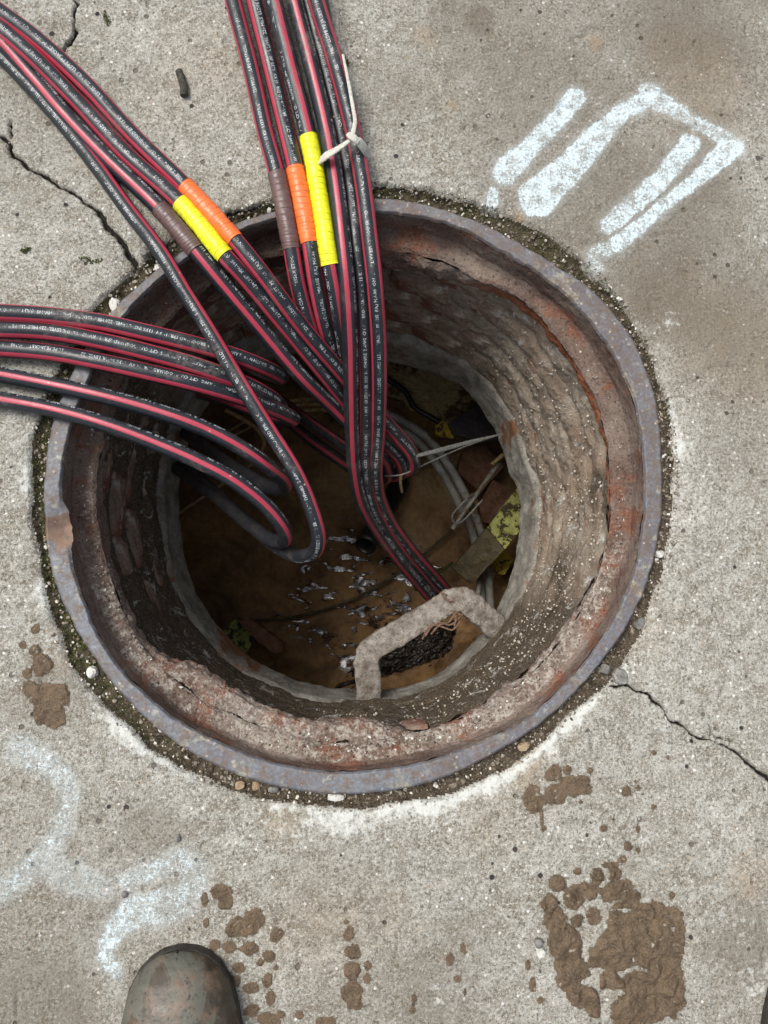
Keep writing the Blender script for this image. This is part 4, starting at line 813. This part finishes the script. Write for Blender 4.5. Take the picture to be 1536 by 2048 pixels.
stone(1240,1352,16,19,.008,M_stone_g,'dark grey rock chunk wedged at the start of the right crack',.4,seed=4)
stone(1217,1340,11,12,.006,M_stone_g,'smaller grey rock left of the chunk at the right crack',1.2,seed=5)
stone(1285,1248,14,9,.006,M_stone_g,'dark pebble above the rock chunk in the right joint',.9,seed=6)
stone(1325,1108,10,9,.006,M_stone_w,'rounded cream pebble in the right joint',0,seed=7)
stone(1052,1497,14,9,.005,M_stone_o,'flat reddish stone in the joint at the lower right',.4,seed=8)
stone(672,1601,19,8,.004,M_stone_w,'smooth pale stone in the joint below the ring',0,seed=9)
stone(545,1584,12,7,.005,M_stone_g,'largest grey pebble in the joint at the bottom left of the ring',0,seed=10)
stone(510,1577,9,10,.005,M_stone_o,'tan pebble left of the largest grey pebble below the ring',0,seed=11)
stone(340,1448,22,5,.003,M_stone_w,'long thin white chip in the joint at the lower left',-.9,seed=12)
stone(478,1575,11,9,.005,M_stone_o,'brown tan pebble at the left end of the bottom pebble row',.2,seed=13)
stone(1000,2000,1,1,.0001,M_stone_g,'x',0) if False else None
stone(1076,1884,9,10,.006,M_stone_g,'grey pebble left of the large mud patch',.2,seed=14)
stone(1080,1902,9,12,.004,M_stone_w,'white chip just under the grey pebble by the large mud patch',.2,seed=15)
stone(250,1787,6,7,.004,M_stone_g,'tiny dark pebble on the faded squiggle paint',.2,seed=16)
stone(355,1675,6,8,.004,M_stone_g,'tiny grey green pebble above the squiggle paint',.2,seed=17)
stone(738,452-30,7,7,.004,M_stone_w,'tiny white pebble at the top joint right of the top bundle',.2,seed=18) if False else None
stone(537,413,5,6,.004,M_stone_w,'tiny white pebble in the top joint left of the top bundle',.2,seed=19)
stone(275,590,12,7,.005,M_stone_g,'grey crumb in the upper left joint under the cables',.7,seed=20)
stone(290,505,12,10,.006,M_stone_g,'rubble lump where the left crack meets the joint',.7,seed=21)
stone(312,530,9,8,.006,M_stone_w,'pale rubble lump beside the ring under the upper left bundle',.7,seed=22)
tg = tube('twig', resample(spline(WL([(359,143,.005),(363,155,.006),(367,172,.006),(368,192,.005)]), 20), n=20), .0052, M_twig, None, 10, rfun=rough_r(.0018, 41)); tag(tg, 'short thick black twig lying between the two upper bundles', 'twig')
def moss_bit(px, py, L, ang, label):
    V = []; f = []; p = W(px, py)
    for i in range(60):
        t = random.uniform(-1, 1)*L/1560; q = random.gauss(0, 2.5)/1560; x = p[0]+t*math.cos(ang)-q*math.sin(ang); y = p[1]+t*math.sin(ang)+q*math.cos(ang)
        a = random.uniform(0, 6.3); s = random.uniform(.0015, .003); z = gz(x, y)
        k = len(V); V += [(x, y, z+.0002), (x+s*math.cos(a), y+s*math.sin(a), z+random.uniform(.001, .003)), (x+s*math.cos(a+.9), y+s*math.sin(a+.9), z+random.uniform(.001, .003))]; f.append((k, k+1, k+2))
    tag(mesh_np('moss_tuft', V, f, M_moss, smooth=False), label, 'moss')
moss_bit(213, 38, 16, -1.2, 'green moss streak near the top border between the upper bundles')
moss_bit(182, 522, 22, -.15, 'flat green moss tuft left of the upper left bundle')
moss_bit(52, 502, 9, .3, 'small moss spot left of the larger moss tuft')
moss_bit(692, 125, 9, -1.2, 'moss bit beside the strap tail')
def scatter(name, n, fpos, mats, label, cat, s0, s1):
    V = []; f = []; k = 0; base = [stone_mesh(50+i, 4, 5) for i in range(6)]
    for i in range(n):
        x, y, z, nx = fpos()
        B, q = base[i % 6]; s = s0+(s1-s0)*random.random()**3; a = random.uniform(0, 6.3)
        R = B*np.array([s, s*random.uniform(.6, 1), s*random.uniform(.5, .9)]); c, d = math.cos(a), math.sin(a)
        R = np.stack([R[:, 0]*c-R[:, 1]*d, R[:, 0]*d+R[:, 1]*c, R[:, 2]], 1)+np.array([x, y, z])
        V.append(R); f.append(q+k); k += len(R)
    return tag(mesh_np(name, np.vstack(V), np.vstack(f), mats, smooth=False), label, cat, kind='stuff')
def fjoint():
    t = random.uniform(-PI, PI); a, b = float(R_OUT(t))+.001, float(R_GAP(t))+.004; r = random.uniform(a, b); x, y = r*math.cos(t), r*math.sin(t); return x, y, gz(x, y)+.0008, 0
def mat_grit(name):
    m = NT(name, .85, .3); v = m.voro(260, out='Color'); sp = m.n('SeparateColor'); m.l(v, sp.inputs[0])
    c = m.mix(sp.outputs[0], (.06, .05, .04), (.30, .26, .20)); c = m.mix(m.ramp(sp.outputs[1], .8, .84), c, (.6, .58, .52)); return m.out(c)
MG = mat_grit('grit')
scatter('gravel', 2600, fjoint, MG, 'fine mixed gravel scattered in the joint around the ring', 'gravel', .0009, .0040)
def fwall():
    while True:
        t = rad(random.gauss(-15, 42)); z = random.uniform(-.40, -.10); r = float(r_face(t, z))
        if random.random() < .9: break
    r = r+.010-float(coatm(np.array(t), np.array(z)))*.0165
    return r*math.cos(t), r*math.sin(t), z, 0
scatter('grit', 1500, fwall, mat_plain('pale_grit', (.30, .27, .21), (.55, .52, .44), 90, .8, .3, .001), 'pale grit stuck to the right wall of the shaft', 'grit', .0008, .0028)
def fseat():
    t = rad(random.gauss(-85, 50)); a, b = float(R_SK(t)), float(R_IN(t))-.006; r = random.uniform(a+.004, b)
    rs_ = float(np.interp(t, th, rseat)); z = -.054 if r > rs_ else -.056-(rs_-r)/(rs_-a+1e-4)*.03
    return r*math.cos(t), r*math.sin(t), z, 0
scatter('grit', 1100, fseat, MG, 'mixed grit lying on the lower ledge of the iron frame', 'grit', .0008, .0030)
def fground():
    x = random.uniform(XL, XR); y = random.uniform(YB, YT)
    while math.hypot(x, y) < float(R_GAP(math.atan2(y, x)))+.003: x = random.uniform(XL, XR); y = random.uniform(YB, YT)
    return x, y, gz(x, y)+.0002, 0
scatter('sand', 1300, fground, MG, 'loose sand grains on the pavement', 'sand', .0005, .0017)
# moss blades in the joint
V = []; f = []
for i in range(5200):
    t = random.choice([random.gauss(rad(188), rad(20)), random.gauss(rad(70), rad(34))]); a, b = float(R_OUT(t))+.001, float(R_GAP(t))+.003
    r = random.uniform(a, b); x, y = r*math.cos(t), r*math.sin(t)
    if vn(x*55, y*55, 0, 77) < .05: continue
    z = gz(x, y); q = random.uniform(0, 6.3); s = random.uniform(.0012, .003); k = len(V)
    V += [(x, y, z), (x+s*math.cos(q), y+s*math.sin(q), z+s*.8), (x+s*math.cos(q+.8), y+s*math.sin(q+.8), z+s*.6)]; f.append((k, k+1, k+2))
tag(mesh_np('moss', V, f, M_moss, smooth=False), 'green moss growing in the joint along the left and top of the ring', 'moss', kind='stuff')

# ------------------------------------------------------------------ boots
def mat_boot():
    m = NT('muddy_leather', .45, .5); n = m.noise(14, 6, .6, dist=.7); g = m.noise(200, 4, .6); k = m.noise(40, 5)
    c = m.mix(m.ramp(n, .40, .60), (.032, .026, .018), (.095, .075, .052)); c = m.mix(m.ramp(n, .53, .55), c, m.mix(k, (.065, .066, .052), (.13, .125, .10)))
    c = m.mix(m.ramp(k, .5, .66, 0, .8), c, (.15, .10, .066)); c = m.mix(m.ramp(m.noise(90, 5, .7), .56, .68, 0, .8), c, (.035, .028, .02)); c = m.mix(m.ramp(g, .42, .3), c, (.03, .025, .02))
    return m.out(c, m.ramp(n, .4, .6, .30, .62), m.bump(m.math('ADD', m.math('MULTIPLY', n, 2.), m.math('ADD', k, m.math('MULTIPLY', g, .4))), .002, .8))
MBt = mat_boot(); M_sole = mat_plain('dark_rubber', (.022, .020, .018), (.06, .052, .042), 60, .8, .3, .002)
def boot(tip, wpx, ang, label, mirror=1):
    p0 = W(tip[0], tip[1], .03); root = empty('work_boot', (p0[0], p0[1]-.02, 0), label, 'boot')
    c, s = math.cos(ang), math.sin(ang)
    def place(V):
        return np.stack([p0[0]+(V[..., 0]*c-V[..., 1]*s)*mirror, p0[1]+V[..., 0]*s+V[..., 1]*c, V[..., 2]], -1)
    wd = wpx/1560./2
    # stations back from the toe tip: distance, half width, height
    stn = [(0, .02, .024), (.003, .28, .032), (.010, .48, .042), (.022, .67, .053), (.042, .83, .063), (.07, .93, .069), (.10, .985, .072), (.13, 1.0, .078), (.17, .96, .092), (.21, .88, .105), (.26, .80, .112), (.30, .66, .11), (.315, .3, .10)]
    d = np.array(stn); t = np.linspace(0, 1, 60); dd = np.interp(t, np.linspace(0, 1, 13), d[:, 0]); hwv = np.interp(dd, d[:, 0], d[:, 1])*wd; hh = np.interp(dd, d[:, 0], d[:, 2])
    A = np.linspace(0, PI, 40); V = np.zeros((60, 40, 3))
    for i in range(60):
        V[i, :, 0] = hwv[i]*np.sign(np.cos(A))*np.abs(np.cos(A))**.9; V[i, :, 1] = -dd[i]; V[i, :, 2] = .016+(hh[i]-.016)*np.sin(A)**.85
    bump_ = .0012*fbm(V[..., 0]*30, V[..., 1]*30, V[..., 2]*30, 950, 4)+.0012*np.exp(-((dd[:, None]-.085-.02*np.sin(A)[None])/.002)**2)+.0016*fbm(V[..., 0]*14, V[..., 1]*55, 0, 960, 4)*ss(.06, .12, dd)[:, None]
    V[..., 2] += bump_
    mesh_np('upper', place(V).reshape(-1, 3), gridfaces(60, 40)[:, ::-1], MBt, root)
    A2 = np.linspace(0, 2*PI, 90, endpoint=False); R = []
    # sole outline: same stations, slightly wider
    ox = np.r_[hwv*1.0+.0008, -(hwv[::-1]*1.0+.0008)]; oy = np.r_[-dd*1.0+.001, -dd[::-1]+.001]
    rr = [np.stack([ox*k, oy*1.0, 0*ox+z], 1) for k, z in ((.97, .0), (1.0, .003), (1.0, .014), (.985, .017), (.9, .0175))]
    mesh_np('sole', place(np.stack(rr)).reshape(-1, 3), gridfaces(5, 120, False, True), M_sole, root)
    for k in range(4):
        y = -.155-.022*k; P = np.array([[x, y-.004*math.cos(x*60), .016+(np.interp(-y, dd, hh)-.016)*(max(0, 1-(x/wd)**2)**.4)+.003] for x in np.linspace(-.028, .028, 14)])
        tube('lace', place(P), .0022, M_twig, root, 8)
    return root
boot((352,1912), 222, rad(3), 'brown muddy work boot toe poking in at the bottom left border')
boot((1655,1930), 222, rad(-4), 'edge of a second brown boot at the bottom right corner')
